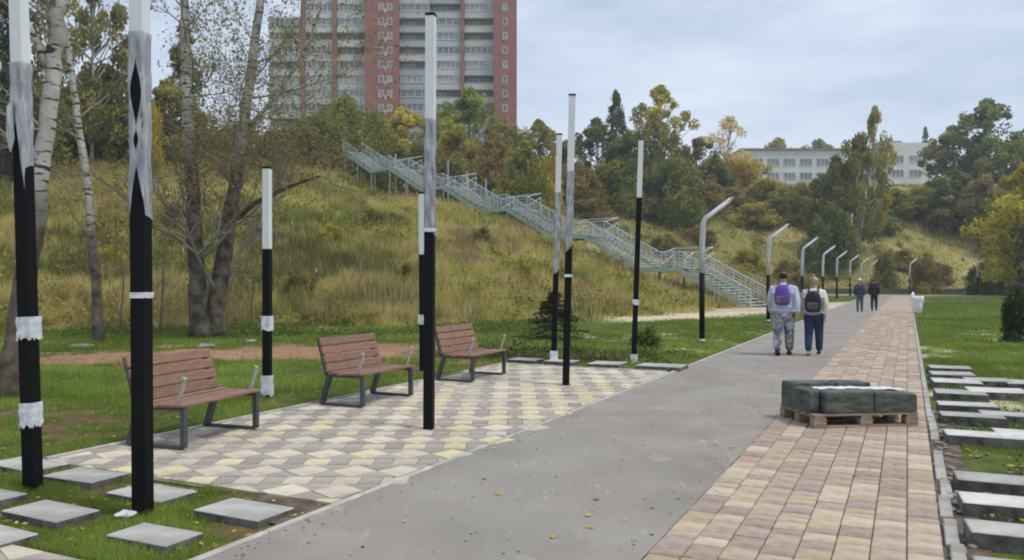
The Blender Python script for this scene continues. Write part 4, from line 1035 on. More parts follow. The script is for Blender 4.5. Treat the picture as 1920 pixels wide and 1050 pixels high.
# ------------------------------------------------------------------ foliage
def leaf_quads(C, size, rnd, droop=0, aspect=1.4):
    """C (n,3) centres -> verts (4n,3), faces (n,4)"""
    n = len(C); a = rnd.normal(size=(n, 3)); a[:, 2] -= droop; a /= np.linalg.norm(a, axis=1)[:, None]
    b = rnd.normal(size=(n, 3)); b -= (b * a).sum(1)[:, None] * a; b /= np.linalg.norm(b, axis=1)[:, None]
    s = size * rnd.uniform(.6, 1.3, n)[:, None]; a = a * s * .5 * aspect; b = b * s * .5
    V = np.stack([C - a, C + b * .9 - a * .1, C + a, C - b * .9 - a * .1], 1).reshape(-1, 3)
    return V, np.arange(4 * n).reshape(-1, 4)
def tree_mesh(seed, kind):
    """unit trees: height 1, crown width about 1 wide at x/y scale; returns trunk mesh, crown mesh"""
    rnd = np.random.default_rng(seed); rp = random.Random(seed); mb = MB()
    if kind == 'broad': nl, leaf, nc, cr, lo = 8500, .028, 90, .078, .12
    elif kind == 'birch': nl, leaf, nc, cr, lo = 6500, .021, 90, .06, .2
    elif kind == 'airy': nl, leaf, nc, cr, lo = 4200, .019, 80, .06, .2
    elif kind == 'shrub': nl, leaf, nc, cr, lo = 7000, .038, 60, .12, .0
    else: nl, leaf, nc, cr, lo = 8000, .02, 0, 0, .06
    if kind == 'spruce':
        C = []; mb.tube([(0, 0, 0), (0, 0, .5), (0, 0, 1)], [.02, .012, .002], 6)
        for i in range(150):
            z = lo + (1 - lo) * rp.random() ** .85; r = .5 * (1 - z) ** .8 * rp.uniform(.75, 1.12) + .015; a = rp.uniform(0, 6.28)
            mb.tube([(0, 0, z), (r * .9 * math.cos(a), r * .9 * math.sin(a), z - .05 * r * 4)], [.004, .0015], 3, cap=False)
            m = 54; t = rnd.uniform(.1, 1, m) ** .7
            C.append(np.stack([r * t * math.cos(a) + rnd.normal(0, .018, m), r * t * math.sin(a) + rnd.normal(0, .018, m), z - .2 * r * t + rnd.normal(0, .01, m)], 1))
        C = np.concatenate(C); ti = np.clip(rnd.uniform(.1, .8, len(C)), 0, 1)
        V, Fq = leaf_quads(C, leaf, rnd, .4)
    else:
        cen = []
        tr = [(0, 0, 0)]; x = y = 0
        for i in range(1, 7):
            x += rp.uniform(-.012, .012); y += rp.uniform(-.012, .012); tr.append((x, y, i * .14))
        if kind != 'shrub': mb.tube(tr, [.02, .017, .015, .012, .009, .006, .003], 7)
        while len(cen) < nc:
            z = rp.random(); r = math.sqrt(rp.random()); a = rp.uniform(0, 6.28)
            # profile of the crown
            if kind == 'broad': prof = math.sin(math.pi * min(1, (z * .94 + .12)) ** 1.0) ** .55 * (1 + .18 * math.sin(3 * a + seed))
            elif kind == 'shrub': prof = math.sqrt(max(0, 1 - z ** 2.4)) * (1 + .2 * math.sin(2 * a + seed))
            else: prof = math.sin(math.pi * (z * .9 + .1)) ** .8 * (1 - .25 * z)
            zz = lo + (1 - lo - cr * .6) * z; rr_ = .5 * prof * r * (1 - cr)
            c = (rr_ * math.cos(a), rr_ * math.sin(a), zz); cen.append(c)
            if rp.random() < .62:
                z0_ = max(.02 if kind == 'shrub' else lo * .8, zz - rp.uniform(.1, .3)); k = min(6, z0_ / .14); i0 = int(k); f = k - i0; A = tr[i0]; B = tr[min(6, i0 + 1)]
                s0 = (A[0] + (B[0] - A[0]) * f, A[1] + (B[1] - A[1]) * f, z0_)
                mid = ((s0[0] + c[0]) * .5 + rp.uniform(-.02, .02), (s0[1] + c[1]) * .5 + rp.uniform(-.02, .02), (s0[2] + c[2]) * .5 - .02)
                mb.tube([s0, mid, c], [.0065, .004, .0015], 4, cap=False)
        cen = np.array(cen); w = rnd.uniform(.4, 1.3, nc); w /= w.sum(); cnt = rnd.multinomial(nl, w); C = []; ti = []
        for c, m in zip(cen, cnt):
            g_ = rnd.normal(size=(m, 3)); g_ /= np.linalg.norm(g_, axis=1)[:, None]; g_ *= rnd.uniform(.15, 1, m)[:, None] ** .55 * cr * rnd.uniform(.7, 1.35)
            g_[:, 2] *= (1.7 if kind == 'shrub' else .85); C.append(c + g_); ti.append(np.clip(rnd.uniform(.15, .85) + rnd.normal(0, .16, m), 0, 1))
        C = np.concatenate(C); ti = np.concatenate(ti); C[:, 2] = np.maximum(C[:, 2], .0)
        V, Fq = leaf_quads(C, leaf, rnd, .3 if kind != 'birch' else .8)
    return mb, raw_mesh('crown', V, Fq, tint=ti)
variants = {}
def get_tree(kind, i):
    if (kind, i) not in variants:
        mb, cr_ = tree_mesh(hash_int(kind) + i * 31, kind); cr_.materials.append(M['l_green'])
        variants[(kind, i)] = (mb.mesh('trunk', M['birch'] if kind in ('birch', 'airy') else M['twig'], True) if mb.v else None, cr_)
    return variants[(kind, i)]
def hash_int(s): return sum(ord(c) * (i + 3) for i, c in enumerate(s))
tcount = [0]
NAMES = {'broad': 'broadleaf_tree', 'birch': 'birch_tree', 'airy': 'birch_tree', 'shrub': 'shrub', 'spruce': 'spruce_tree'}
def plant(px, ptop, Y, wpx, kind, pal, label, group=None, sink=.3, vi=None):
    x = (px - 960) * Y / F; gz = hz1(x, Y) - sink; ztop = H + (523 - ptop) * Y / F; h = ztop - gz
    w = wpx * Y / F * (1.42 if kind in ('broad', 'birch', 'airy') else 1.25)
    if h < .4: h = .4
    tcount[0] += 1
    trk, crn = get_tree(kind, (tcount[0] * 7 + 3) % 3 if vi is None else vi)
    t = thing(NAMES[kind], label, 'shrub' if kind == 'shrub' else 'tree', (x, Y, gz), random.uniform(0, 6.28), group)
    t.scale = (w, w, h)
    if trk: link('trunk' if kind != 'shrub' else 'stem', trk, t)
    o = link('crown', crn, t); o.material_slots[0].link = 'OBJECT'; o.material_slots[0].material = M[pal]
    return t
TREES = [
 (5, -90, 52, 170, 'spruce', 'needle', 'dark spruce at the left picture edge above the hillside'),
 (-60, -60, 50, 200, 'spruce', 'needle', 'dark spruce mostly outside the left picture edge'),
 (172, -60, 58, 150, 'birch', 'l_olive', 'tall olive-brown tree on the crest behind the forked birch'),
 (90, -40, 62, 140, 'birch', 'l_green', 'green tree on the crest between the two near left lamp posts'),
 (345, 40, 64, 120, 'spruce', 'l_dark', 'pointed green conifer on the crest behind the twin trunks'),
 (200, 120, 60, 150, 'broad', 'l_green', 'green tree low on the crest right of the forked birch'),
 (315, 150, 62, 130, 'broad', 'l_olive', 'olive tree low on the crest left of the twin trunks'),
 (287, 195, 58, 34, 'shrub', 'l_yellow', 'small orange-yellow bush just right of the nearest lamp post'),
 (60, 150, 55, 120, 'shrub', 'l_olive', 'olive bush on the slope beside the forked birch'),
 (460, 235, 72, 120, 'shrub', 'l_olive', 'olive bush on the crest left of the tower'),
 (560, 235, 82, 110, 'shrub', 'l_olive', 'olive bush below the stepped left wing of the tower'),
 (650, 178, 96, 120, 'broad', 'l_green', 'green tree in front of the left half of the tower'),
 (600, 220, 92, 90, 'shrub', 'l_dark', 'dark bush at the top of the long stairs'),
 (755, 200, 95, 130, 'broad', 'l_ygreen', 'bright yellow-green tree below the brick column of the tower'),
 (700, 228, 88, 80, 'shrub', 'l_green', 'green bush above the upper end of the stairs'),
 (880, 165, 112, 120, 'broad', 'l_green', 'green tree rising in front of the tower balconies right of the sleeve-wrapped post'),
 (860, 232, 92, 120, 'broad', 'l_ygreen', 'yellow-green tree right behind the sleeve-wrapped post above the stairs'),
 (940, 222, 100, 110, 'broad', 'l_olive', 'olive tree below the right brick corner of the tower'),
 (925, 250, 88, 110, 'broad', 'l_russet', 'rusty brown tree above the middle of the stairs'),
 (985, 262, 78, 90, 'broad', 'l_green', 'full green willow-like tree beside the middle landing'),
 (1028, 305, 82, 56, 'shrub', 'l_yellow', 'bright yellow bush behind the two tall far posts'),
 (1010, 225, 108, 90, 'broad', 'l_olive', 'olive tree just right of the tower foot'),
 (1062, 262, 104, 80, 'broad', 'l_russet', 'brownish tree behind the tall far paving post'),
 (1155, 172, 122, 84, 'spruce', 'l_dark', 'pointed dark green tree between the two rightmost straight lamp posts'),
 (1118, 222, 118, 90, 'broad', 'l_dark', 'dark green tree left of the pointed one'),
 (1178, 248, 118, 100, 'broad', 'l_dark', 'dense dark tree behind the lamp post with the bare black shaft'),
 (1240, 160, 126, 126, 'birch', 'l_ygreen', 'tall yellowing birch right of the pointed dark tree'),
 (1226, 215, 122, 90, 'broad', 'l_olive', 'olive tree under the tall yellowing birch'),
 (1265, 292, 112, 110, 'shrub', 'l_green', 'fresh green rounded bush left of the first bent lamp'),
 (1308, 258, 126, 90, 'broad', 'l_olive', 'brownish olive tree above the first bent lamp'),
 (1365, 215, 140, 100, 'airy', 'l_pale', 'airy pale yellow birch left of the low pale building'),
 (1345, 312, 124, 80, 'shrub', 'l_dark', 'dark bush at the crest right of the first bent lamp'),
 (1392, 300, 136, 100, 'shrub', 'l_yellow', 'bright yellow bush in front of the left end of the low building'),
 (1437, 338, 128, 80, 'shrub', 'l_ygreen', 'yellow-green bush below the windows of the low building'),
 (1110, 372, 98, 90, 'shrub', 'l_russet', 'rust coloured bush on the slope right of the far posts'),
 (1460, 258, 235, 90, 'broad', 'l_ygreen', 'yellow-green treetop behind the roof of the low building, left one'),
 (1535, 262, 235, 100, 'broad', 'l_olive', 'olive treetop behind the roof of the low building, right one'),
 (1735, 240, 235, 40, 'spruce', 'l_dark', 'small dark treetop behind the side wing of the low building'),
 (1566, 290, 106, 82, 'broad', 'l_green', 'dark green tree in front of the low building, left of the white trunks'),
 (1606, 248, 104, 112, 'birch', 'l_olive', 'olive birch with slender white trunk on the right slope'),
 (1640, 196, 108, 72, 'birch', 'l_ygreen', 'tallest yellowish birch on the right slope'),
 (1590, 300, 108, 80, 'birch', 'l_green', 'green birch between the dark tree and the white trunks'),
 (1560, 395, 100, 84, 'shrub', 'l_dark', 'dark bush at the foot of the birches on the right slope'),
 (1680, 352, 118, 70, 'broad', 'l_green', 'green tree right of the tallest birch'),
 (1735, 345, 128, 70, 'shrub', 'l_ygreen', 'yellowish bush right of the low building'),
 (1785, 236, 140, 86, 'broad', 'l_olive', 'olive tree right of the low building on the crest'),
 (1850, 184, 136, 130, 'broad', 'l_dark', 'big dark green tree crowning the right crest'),
 (1905, 262, 128, 100, 'broad', 'l_green', 'green tree at the right picture edge behind the yellow one'),
 (1790, 318, 116, 110, 'broad', 'l_dark', 'round dark bush-like tree on the right slope'),
 (1848, 326, 112, 110, 'broad', 'l_russet', 'round brownish tree below the big dark one'),
 (1930, 300, 74, 150, 'broad', 'l_ygreen', 'yellow-green tree reaching down the right picture edge'),
 (1868, 440, 100, 60, 'shrub', 'l_yellow', 'small yellow bush at the foot of the right edge tree'),
 (1900, 420, 80, 80, 'shrub', 'l_dark', 'dark bush beneath the yellow-green edge tree'),
 (1735, 478, 88, 60, 'shrub', 'l_russet', 'reddish bare-looking shrub at the far end of the walkway'),
 (1842, 500, 80, 60, 'shrub', 'l_dark', 'dark small shrub beyond the right lawn'),
 (1912, 500, 76, 50, 'shrub', 'l_green', 'small green shrub at the right edge beyond the lawn'),
 (1908, 545, 21, 60, 'shrub', 'needle', 'dark juniper at the right picture edge on the lawn'),
 (1500, 350, 120, 90, 'shrub', 'l_olive', 'olive bush on the crest below the low building'),
 (1660, 470, 96, 50, 'shrub', 'l_olive', 'low olive shrub at the foot of the right slope'),
]
for row in TREES: plant(*row)
# thicket along the crests: many low shrubs nothing tells apart
rs = random.Random(9)
THK = ['low shrub at the left picture edge above the hillside', 'low shrub between the two near left lamp posts on the crest', 'low crest shrub right behind the nearest lamp post', 'low crest shrub seen between the nearest lamp post and the twin trunks',
 'low crest shrub between the twin trunks and the short lamp post', 'low crest shrub above the short lamp post in the lawn', 'low crest shrub at the very top of the long stairs', 'low shrub just above the first landing of the stairs',
 'low shrub behind the stairs left of the sleeve-wrapped post', 'taller shrub at the tower foot left of the sleeve-wrapped post', 'low shrub right of the tall post at the far end of the paving', 'low shrub below the pointed dark conifer',
 'low shrub behind the lamp post with the bare black shaft', 'low shrub above the first bent street lamp', 'low shrub below the airy pale birch', 'low shrub below the middle of the low pale building', 'low shrub left of the dark slope tree',
 'low shrub under the tallest birch of the right slope', 'low shrub below the side wing of the low building', 'low shrub right of the low building under the crest trees', 'low shrub beside the willow-like tree at the stairs', 'low shrub above the middle landing of the stairs',
 'low shrub above the stairs right of the sleeve-wrapped post', 'low shrub on the crest above the man with the backpack', 'low shrub at the foot of the round brownish tree', 'shrub in the dark gap behind the forked birch', 'shrub behind the leaning taped lamp post on the crest']
for px, yt, Y, n in [(0, 215, 58, 1), (130, 225, 60, 1), (240, 238, 62, 1), (350, 232, 66, 1), (420, 262, 70, 1), (500, 262, 78, 1), (640, 240, 90, 1), (720, 255, 92, 1), (800, 262, 90, 1), (810, 235, 100, 1), (1075, 318, 102, 1), (1145, 300, 110, 1), (1210, 318, 114, 1),
                     (1305, 338, 118, 1), (1365, 352, 122, 1), (1480, 368, 118, 1), (1530, 372, 116, 1), (1640, 378, 116, 1), (1700, 368, 122, 1), (1750, 372, 122, 1), (960, 330, 84, 1), (900, 305, 86, 1), (860, 300, 84, 1), (1420, 380, 116, 1), (1880, 372, 108, 1), (160, 190, 66, 1), (30, 180, 66, 1)]:
    plant(px + rs.uniform(-10, 10), yt, Y, rs.uniform(75, 115), 'shrub', rs.choice(['l_olive', 'l_green', 'l_dark', 'l_russet', 'l_ygreen', 'l_olive']), THK.pop(0), 'shrubs of the crest thicket')
SCRUB = [(1130, 470, 66, 60, 'l_russet', 'rusty scrub bush just above the stairs right of the far posts'), (1250, 455, 84, 70, 'l_olive', 'olive scrub bush on the slope right of the bare black shaft'), (1400, 430, 100, 70, 'l_ygreen', 'yellowish scrub bush on the slope behind the second bent lamp'),
 (1475, 465, 98, 60, 'l_russet', 'brown scrub bush on the slope above the man with the purple backpack'), (1500, 500, 92, 50, 'l_olive', 'low olive bush at the slope foot between the walking couple'), (1690, 440, 104, 70, 'l_ygreen', 'yellow-green scrub bush in the middle of the right slope'),
 (1755, 470, 100, 60, 'l_russet', 'brown scrub bush low on the right slope'), (1310, 400, 104, 60, 'l_russet', 'russet scrub bush on the slope left of the first bent lamp head'), (905, 452, 52, 50, 'l_russet', 'brown scrub clump on the near slope right of the sleeve-wrapped post'),
 (700, 400, 52, 56, 'l_olive', 'olive scrub clump in the middle of the near slope'), (620, 440, 44, 60, 'l_ygreen', 'yellow-green scrub clump above the middle bench'), (330, 420, 44, 60, 'l_russet', 'brown scrub clump left of the twin trunk tree'),
 (210, 470, 36, 60, 'l_ygreen', 'yellowish scrub clump right of the slim leaning birch'), (980, 500, 42, 50, 'l_ygreen', 'yellow scrub clump on the slope left of the far posts'), (760, 500, 36, 50, 'l_russet', 'brown scrub clump behind the middle bench'), (560, 520, 32, 60, 'l_olive', 'olive scrub clump right of the short lamp post in the lawn')]
for px, yt, Y, w_, pal_, lab in SCRUB:
    gy = 523 - (hz1((px - 960) * Y / F, Y) - H) / Y * F; hgt_px = (1.1 if Y < 60 else 2.2) * F / Y
    plant(px, gy - hgt_px, Y, w_, 'shrub', pal_, lab, 'scrub bushes on the slopes')
# young pine beside the far slabs, small shrub near the walkway
plant(1040, 548, 22, 150, 'spruce', 'needle', 'small dark pine on the lawn behind the far paving posts', vi=1)
plant(1212, 612, 19.5, 76, 'shrub', 'l_dark', 'low dark shrub beside the lamp post with the bundled white foot')
# white trunks seen on the right slope
for (pts, Y, lab) in [([(1556, 500), (1560, 430), (1561, 395)], 103, 'slender bare white trunk left of the birches on the right slope'),
                      ([(1603, 500), (1614, 430), (1622, 380), (1624, 350)], 102, 'leaning white birch trunk in the middle of the right slope'),
                      ([(1596, 500), (1594, 430), (1598, 400)], 102, 'pale straight trunk beside the leaning white trunk')]:
    q = [P(a, b, Y) for a, b in pts]; gz = hz1(q[0][0], Y); q[0] = (q[0][0], Y, gz - .2)
    t = thing('birch_tree', lab, 'tree', (0, 0, 0)); MB().tube(q, [.24, .2, .15, .1][:len(q)], 8).build('trunk', M['birch'], t, smooth=True)
    mb = MB()
    for i in range(7):
        a = Vector(q[-1]) - Vector((0, 0, random.uniform(0, 3))); mb.tube([a, a + Vector((random.uniform(-1.2, 1.2), random.uniform(-1, 1), random.uniform(.6, 1.8)))], [.05, .015], 4)
    mb.build('limb', M['twig'], t)

# ------------------------------------------------------------------ near bare trees, drawn limb by limb
def near_tree(label, trunks, Y, seed, leafm, nleaf, bark, twigs=1.0, leafsize=.055, name='birch_tree', limb_lo=.3, limb_n=14, limb_len=2.2, rough_to=3.0, depth=3):
    rp = random.Random(seed); rnd = np.random.default_rng(seed)
    base = P(trunks[0][0][0][0], trunks[0][0][0][1], Y)
    t = thing(name, label, 'tree'); limbs = MB(); twig = MB(); tips = []
    def grow(p, d, L, r, lev):
        n = 4; pts = [p]; q = p.copy(); dd = d.copy()
        for i in range(n):
            dd = (dd + Vector((rp.gauss(0, .16), rp.gauss(0, .16), rp.gauss(.04, .1)))).normalized(); q = q + dd * (L / n); pts.append(q.copy())
        (limbs if lev < 2 else twig).tube(pts, [r * (1 - .75 * i / n) for i in range(n + 1)], 6 if lev < 2 else 3, cap=False)
        if lev >= 1: tips.extend(pts[1:])
        if lev < depth:
            for i in range(rp.choice([4, 5, 6]) if lev < depth - 1 else 4):
                a = pts[rp.randint(1, n)]; sd_ = Vector((rp.gauss(0, 1), rp.gauss(0, 1), rp.gauss(.3, .6))).normalized()
                grow(a, (dd * .75 + sd_ * .75).normalized(), L * rp.uniform(.45, .7), r * .45, lev + 1)
    for poly, rad in trunks:
        pts = [Vector(P(a, b, Y)) for a, b in poly]
        if poly is trunks[0][0] or True:
            if pts[0].z < .6: pts[0].z = hz1(pts[0].x, Y) - .1
        # refine
        fine = []; fr_ = []
        for i in range(len(pts) - 1):
            for k in range(4):
                f = k / 4; fine.append(pts[i].lerp(pts[i + 1], f) + Vector((rp.gauss(0, .012), rp.gauss(0, .03), 0))); fr_.append(rad[i] + (rad[i + 1] - rad[i]) * f)
        fine.append(pts[-1]); fr_.append(rad[-1])
        if pts[0].z < .6: fr_[0] *= 1.35; fr_[1] *= 1.1
        mb = MB(); mb.tube(fine, fr_, 12, jit=.05); me = mb.mesh('trunk', bark, True)
        a = me.attributes.new('rough_bark', 'FLOAT', 'POINT'); a.data.foreach_set('value', [max(0, min(1, (rough_to - v[2]) / .8 + .0)) for v in mb.v])
        link('trunk', me, t)
        tot = len(fine) - 1
        for i in range(int(limb_n * twigs)):
            f = rp.uniform(limb_lo, 1); k = int(f * tot); p = fine[min(k, tot)]; a = rp.uniform(0, 6.28)
            d = Vector((math.cos(a), math.sin(a), rp.uniform(.1, 1.0))).normalized(); grow(p, d, limb_len * rp.uniform(.5, 1.2) * (1.2 - .4 * f), fr_[min(k, tot)] * rp.uniform(.16, .27), 0)
    me = limbs.mesh('limbs', M['limb'], True); link('limb', me, t)
    o = twig.build('twigs', M['twig'], t); o['kind'] = 'stuff'
    if nleaf and tips:
        T = np.array([tuple(x) for x in tips]); C = T[rnd.integers(0, len(T), nleaf)] + rnd.normal(0, .1, (nleaf, 3)); V, Fq = leaf_quads(C, leafsize, rnd, .6)
        o = link('leaves', raw_mesh('leaves', V, Fq, m=leafm, tint=np.clip(rnd.normal(.5, .25, nleaf), 0, 1)), t); o['kind'] = 'stuff'
    return t
near_tree('forked white birch with black-marked bark behind the leaning taped lamp post',
          [([(22, 740), (38, 600), (62, 440), (80, 290), (97, 130), (118, 0), (130, -120)], [.19, .16, .13, .115, .105, .09, .07]),
           ([(92, 125), (70, 80), (48, 40), (20, -30)], [.06, .05, .045, .03])], 11.4, 5, M['l_olive'], 500, M['birch'], limb_lo=.5, limb_n=7, limb_len=1.2, rough_to=3.1, leafsize=.04)
near_tree('slim leaning birch in the dry grass between the two near left lamp posts',
          [([(186, 636), (176, 480), (160, 330), (140, 190), (126, 85), (120, 40)], [.13, .12, .1, .085, .07, .05])], 21.5, 12, M['l_olive'], 1200, M['birch'], limb_lo=.15, limb_n=13, limb_len=1.7, rough_to=3.4)
near_tree('left stem of the twin trunk tree behind the nearest bench, whitish upper bark',
          [([(376, 632), (370, 520), (363, 400), (356, 270), (350, 150), (345, 20), (338, -120)], [.26, .23, .2, .16, .14, .12, .1])], 22.6, 17, M['l_olive'], 4500, M['birch'], limb_lo=.18, limb_n=20, limb_len=2.3, rough_to=5.6)
near_tree('right leaning stem of the twin trunk tree, brown leafy twigs reaching over the lawn',
          [([(402, 630), (412, 520), (436, 380), (455, 250), (474, 120), (490, -20), (500, -120)], [.26, .24, .19, .16, .13, .11, .09]),
           ([(430, 420), (480, 380), (540, 350), (600, 330)], [.09, .07, .05, .03]),
           ([(455, 250), (520, 180), (570, 100), (610, 0)], [.08, .06, .05, .03])], 22.9, 23, M['l_olive'], 11000, M['birch'], limb_lo=.1, limb_n=17, limb_len=2.6, rough_to=5.6, leafsize=.06)
# a few rough saplings in the dry grass
for i, (px, py, Y, hh, lab) in enumerate([(300, 600, 25.5, 3.2, 'bare thin sapling left of the twin trunk tree'), (470, 605, 27, 3.0, 'bare thin sapling behind the short lamp post in the lawn'), (225, 610, 25, 2.4, 'bare thin sapling by the foot of the slim leaning birch')]):
    x = (px - 960) * Y / F; top = 523 - (hh + hz1(x, Y) - H) / Y * F
    near_tree(lab, [([(px, py), (px + 6, (py + top) / 2), (px + 2, top)], [.035, .025, .01])], Y, 40 + i, M['l_russet'], 350, M['twig'], limb_lo=.2, limb_n=9, limb_len=1.0, name='sapling', rough_to=0, depth=2)

# ------------------------------------------------------------------ grasses
def blades(X, Y, Z, hgt, wid, lean, rnd):
    n = len(X); a = rnd.uniform(0, 2 * np.pi, n); c, s = np.cos(a), np.sin(a); la = rnd.uniform(0, 2 * np.pi, n); ll = lean * hgt * rnd.uniform(.1, 1, n)
    B = np.stack([X, Y, Z], 1); wv = np.stack([c * wid / 2, s * wid / 2, np.zeros(n)], 1)
    mid = B + np.stack([np.cos(la) * ll * .35, np.sin(la) * ll * .35, hgt * .58], 1); tip = B + np.stack([np.cos(la) * ll, np.sin(la) * ll, hgt], 1)
    V = np.stack([B - wv, B + wv, mid + wv * .7, mid - wv * .7, tip], 1).reshape(-1, 3)
    i = np.arange(n)[:, None] * 5
    F1 = np.concatenate([np.concatenate([i, i + 1, i + 2], 1), np.concatenate([i, i + 2, i + 3], 1), np.concatenate([i + 3, i + 2, i + 4], 1)], 0)
    return V, F1
def sample_view(n, y0, y1, pw, rnd, m=80):
    """places inside the view wedge, density falling with distance"""
    t = rnd.uniform(0, 1, n); a, b = y0 ** (pw), y1 ** (pw)
    Y = (a + t * (b - a)) ** (1 / pw); X = (rnd.uniform(-m, 1920 + m, n) - 960) * Y / F
    return X, Y
def off_paving(X, Y):
    U = X * dx + Y * dy; V = X * nx + Y * ny
    ok = (V < V_L - .07) | (V > V_K + .2 + .1 * np.sin(U * 3)) | (U > 92)
    ok &= ~((U > PU0 - .02) & (U < PU1 + .05) & (V > PV0 - .07) & (V < V_L)); ok &= ~((U < 3.2) & (V < V_L)); ok &= ~((U > 83.8) & (U < 91.2) & (V > -14) & (V < 46))
    for (u, v, lu, lv) in slab_fp: ok &= ~((np.abs(U - u) < lu / 2 + .012) & (np.abs(V - v) < lv / 2 + .012))
    return ok, U, V
rnd = np.random.default_rng(3)
X, Y = sample_view(620000, 4.3, 34, -.75, rnd)
ok, U, V_ = off_paving(X, Y); d = foot_dist(X, Y); n1 = fbm(X / .8, Y / .8, 61); dm = dirt_mask(X, Y)
step_zone = (V_ > V_K) & (U < 11.5)
ok &= (d < 1) & (rnd.random(len(X)) > dm * 1.05) & (rnd.random(len(X)) < np.where(step_zone, sstep(.42, .62, n1) * .8, .35 + sstep(.3, .5, n1)))
X, Y = X[ok], Y[ok]; n1 = n1[ok]; sz = step_zone[ok]
k = np.clip(Y / 7, .8, 3.2)
hgt = rnd.uniform(.02, .06, len(X)) * (.1 + 2.2 * n1 ** 1.3) * np.clip(k, 1, 1.6); hgt = np.where(sz, hgt * .7, hgt)
V, Fq = blades(X, Y, hz(X, Y), hgt, .0045 * k, .9, rnd)
ti = np.clip(.5 + 1.1 * (n1 - .47) + rnd.normal(0, .2, len(X)) + 1.2 * (fbm(X / 2.5, Y / 2.5, 62) - .47), 0, 1)
o = link('lawn_grass', raw_mesh('lawn_grass', V, Fq, m=M['g_lawn'], tint=np.tile(ti, 3))); tag(o, 'short green lawn grass around the paving', 'grass', kind='stuff')
# right lawn and everything flat beyond: larger tufts
X, Y = sample_view(170000, 14, 95, -.6, rnd)
ok, U, V_ = off_paving(X, Y); d = foot_dist(X, Y); ok &= (d < 1) & (rnd.random(len(X)) > dirt_mask(X, Y) * 1.05) & (Y > 15)
X, Y = X[ok], Y[ok]; k = Y / 15; n1 = fbm(X / 2.5, Y / 2.5, 63)
V, Fq = blades(X, Y, hz(X, Y), rnd.uniform(.04, .09, len(X)) * (.8 + .2 * k), .012 * k, .8, rnd)
o = link('meadow_grass', raw_mesh('meadow_grass', V, Fq, m=M['g_lawn'], tint=np.tile(np.clip(.55 + 1.2 * (n1 - .47) + rnd.normal(0, .17, len(X)), 0, 1), 3))); tag(o, 'green meadow grass beyond the paving and right of the walkway', 'grass', kind='stuff')
# tall dry grass on the slopes
X, Y = sample_view(900000, 20, 170, -.35, rnd)
d = foot_dist(X, Y); n2 = fbm(X / 9, Y / 9, 70); n3 = fbm(X / 2.2, Y / 2.2, 71)
edge = sstep(-.8, 1.2, d + (n3 - .45) * 5)
ok = (rnd.random(len(X)) < edge * (.35 + .9 * n3)) & (d < 75)
sl_ = (X - 14.3) * (-.676) + (Y - 47) * .737
X, Y, d, n2, n3 = X[ok], Y[ok], d[ok], n2[ok], n3[ok]
k = np.clip(Y / 26, .9, 6)
n5 = fbm(X / .9, Y / .9, 73); hgt = rnd.uniform(.3, .85, len(X)) * (.2 + 1.0 * n3 + .7 * (n5 > .52) * n5) * np.clip(d / 3 + .5, .45, 1) * np.where(Y > 70, .8, 1)
V, Fq = blades(X, Y, hz(X, Y) - .03, hgt, .018 * k, .75, rnd)
q = X * .8 + Y * .6
patch = fbm(X / 5.5 + 1.5 * fbm(X / 3, Y / 3, 75), Y / 7.5, 74); yel = np.exp(-((Y - (58 + (X + 14) * 1.0)) / 7.0) ** 2) * (X > -24) * (X < 2)
ti = .46 + 2.6 * (patch - .47) + 1.5 * (n3 - .47) + 1.3 * (n5 - .47) + rnd.normal(0, .13, len(X)); ti = np.clip(ti * (1 - .75 * yel) + .56 * .75 * yel, 0, 1)
mt = leafmat('slope_grass', (.13, .15, .05), (.33, .22, .12), (.62, .54, .17), .55)
rm_ = [n for n in mt.node_tree.nodes if n.type == 'VALTORGB'][0].color_ramp
for p_, c_ in ((.2, (.3, .33, .09)), (.38, (.46, .45, .13)), (.62, (.74, .63, .24)), (.8, (.62, .52, .26)), (.93, (.46, .32, .17))): e_ = rm_.elements.new(p_); e_.color = (*c_, 1)
o = link('slope_grass', raw_mesh('slope_grass', V, Fq, m=mt, tint=np.tile(ti, 3))); tag(o, 'tall dry yellow-brown grass covering the hillsides', 'grass', kind='stuff')
# dark stalky weeds: upright brown stems in clumps
nC = 2300; X, Y = sample_view(nC, 24, 120, -.45, rnd); d = foot_dist(X, Y); n6 = fbm(X / 5, Y / 5, 85); ok = (d > .4) & (n6 > .44) & (d < 70); X, Y = X[ok], Y[ok]
m = 42; rr6 = np.repeat(rnd.uniform(.2, .6, len(X)), m); xx = np.repeat(X, m) + rnd.normal(0, 1, len(X) * m) * rr6; yy = np.repeat(Y, m) + rnd.normal(0, 1, len(X) * m) * rr6
V, Fq = blades(xx, yy, hz(xx, yy) - .03, np.repeat(rnd.uniform(.5, 1.15, len(X)), m) * rnd.uniform(.5, 1.1, len(xx)), .022 * np.clip(yy / 30, .8, 4), .35, rnd)
ti = np.clip(np.repeat(rnd.uniform(0, 1, len(X)), m) * .7 + rnd.uniform(0, .3, len(xx)), 0, 1)
o = link('dry_stalks', raw_mesh('dry_stalks', V, Fq, m=leafmat('stalks', (.13, .085, .05), (.58, .48, .28), (.27, .22, .09), .35), tint=np.tile(ti, 3))); tag(o, 'upright brown and straw coloured weed stalks on the slope', 'weeds', kind='stuff')
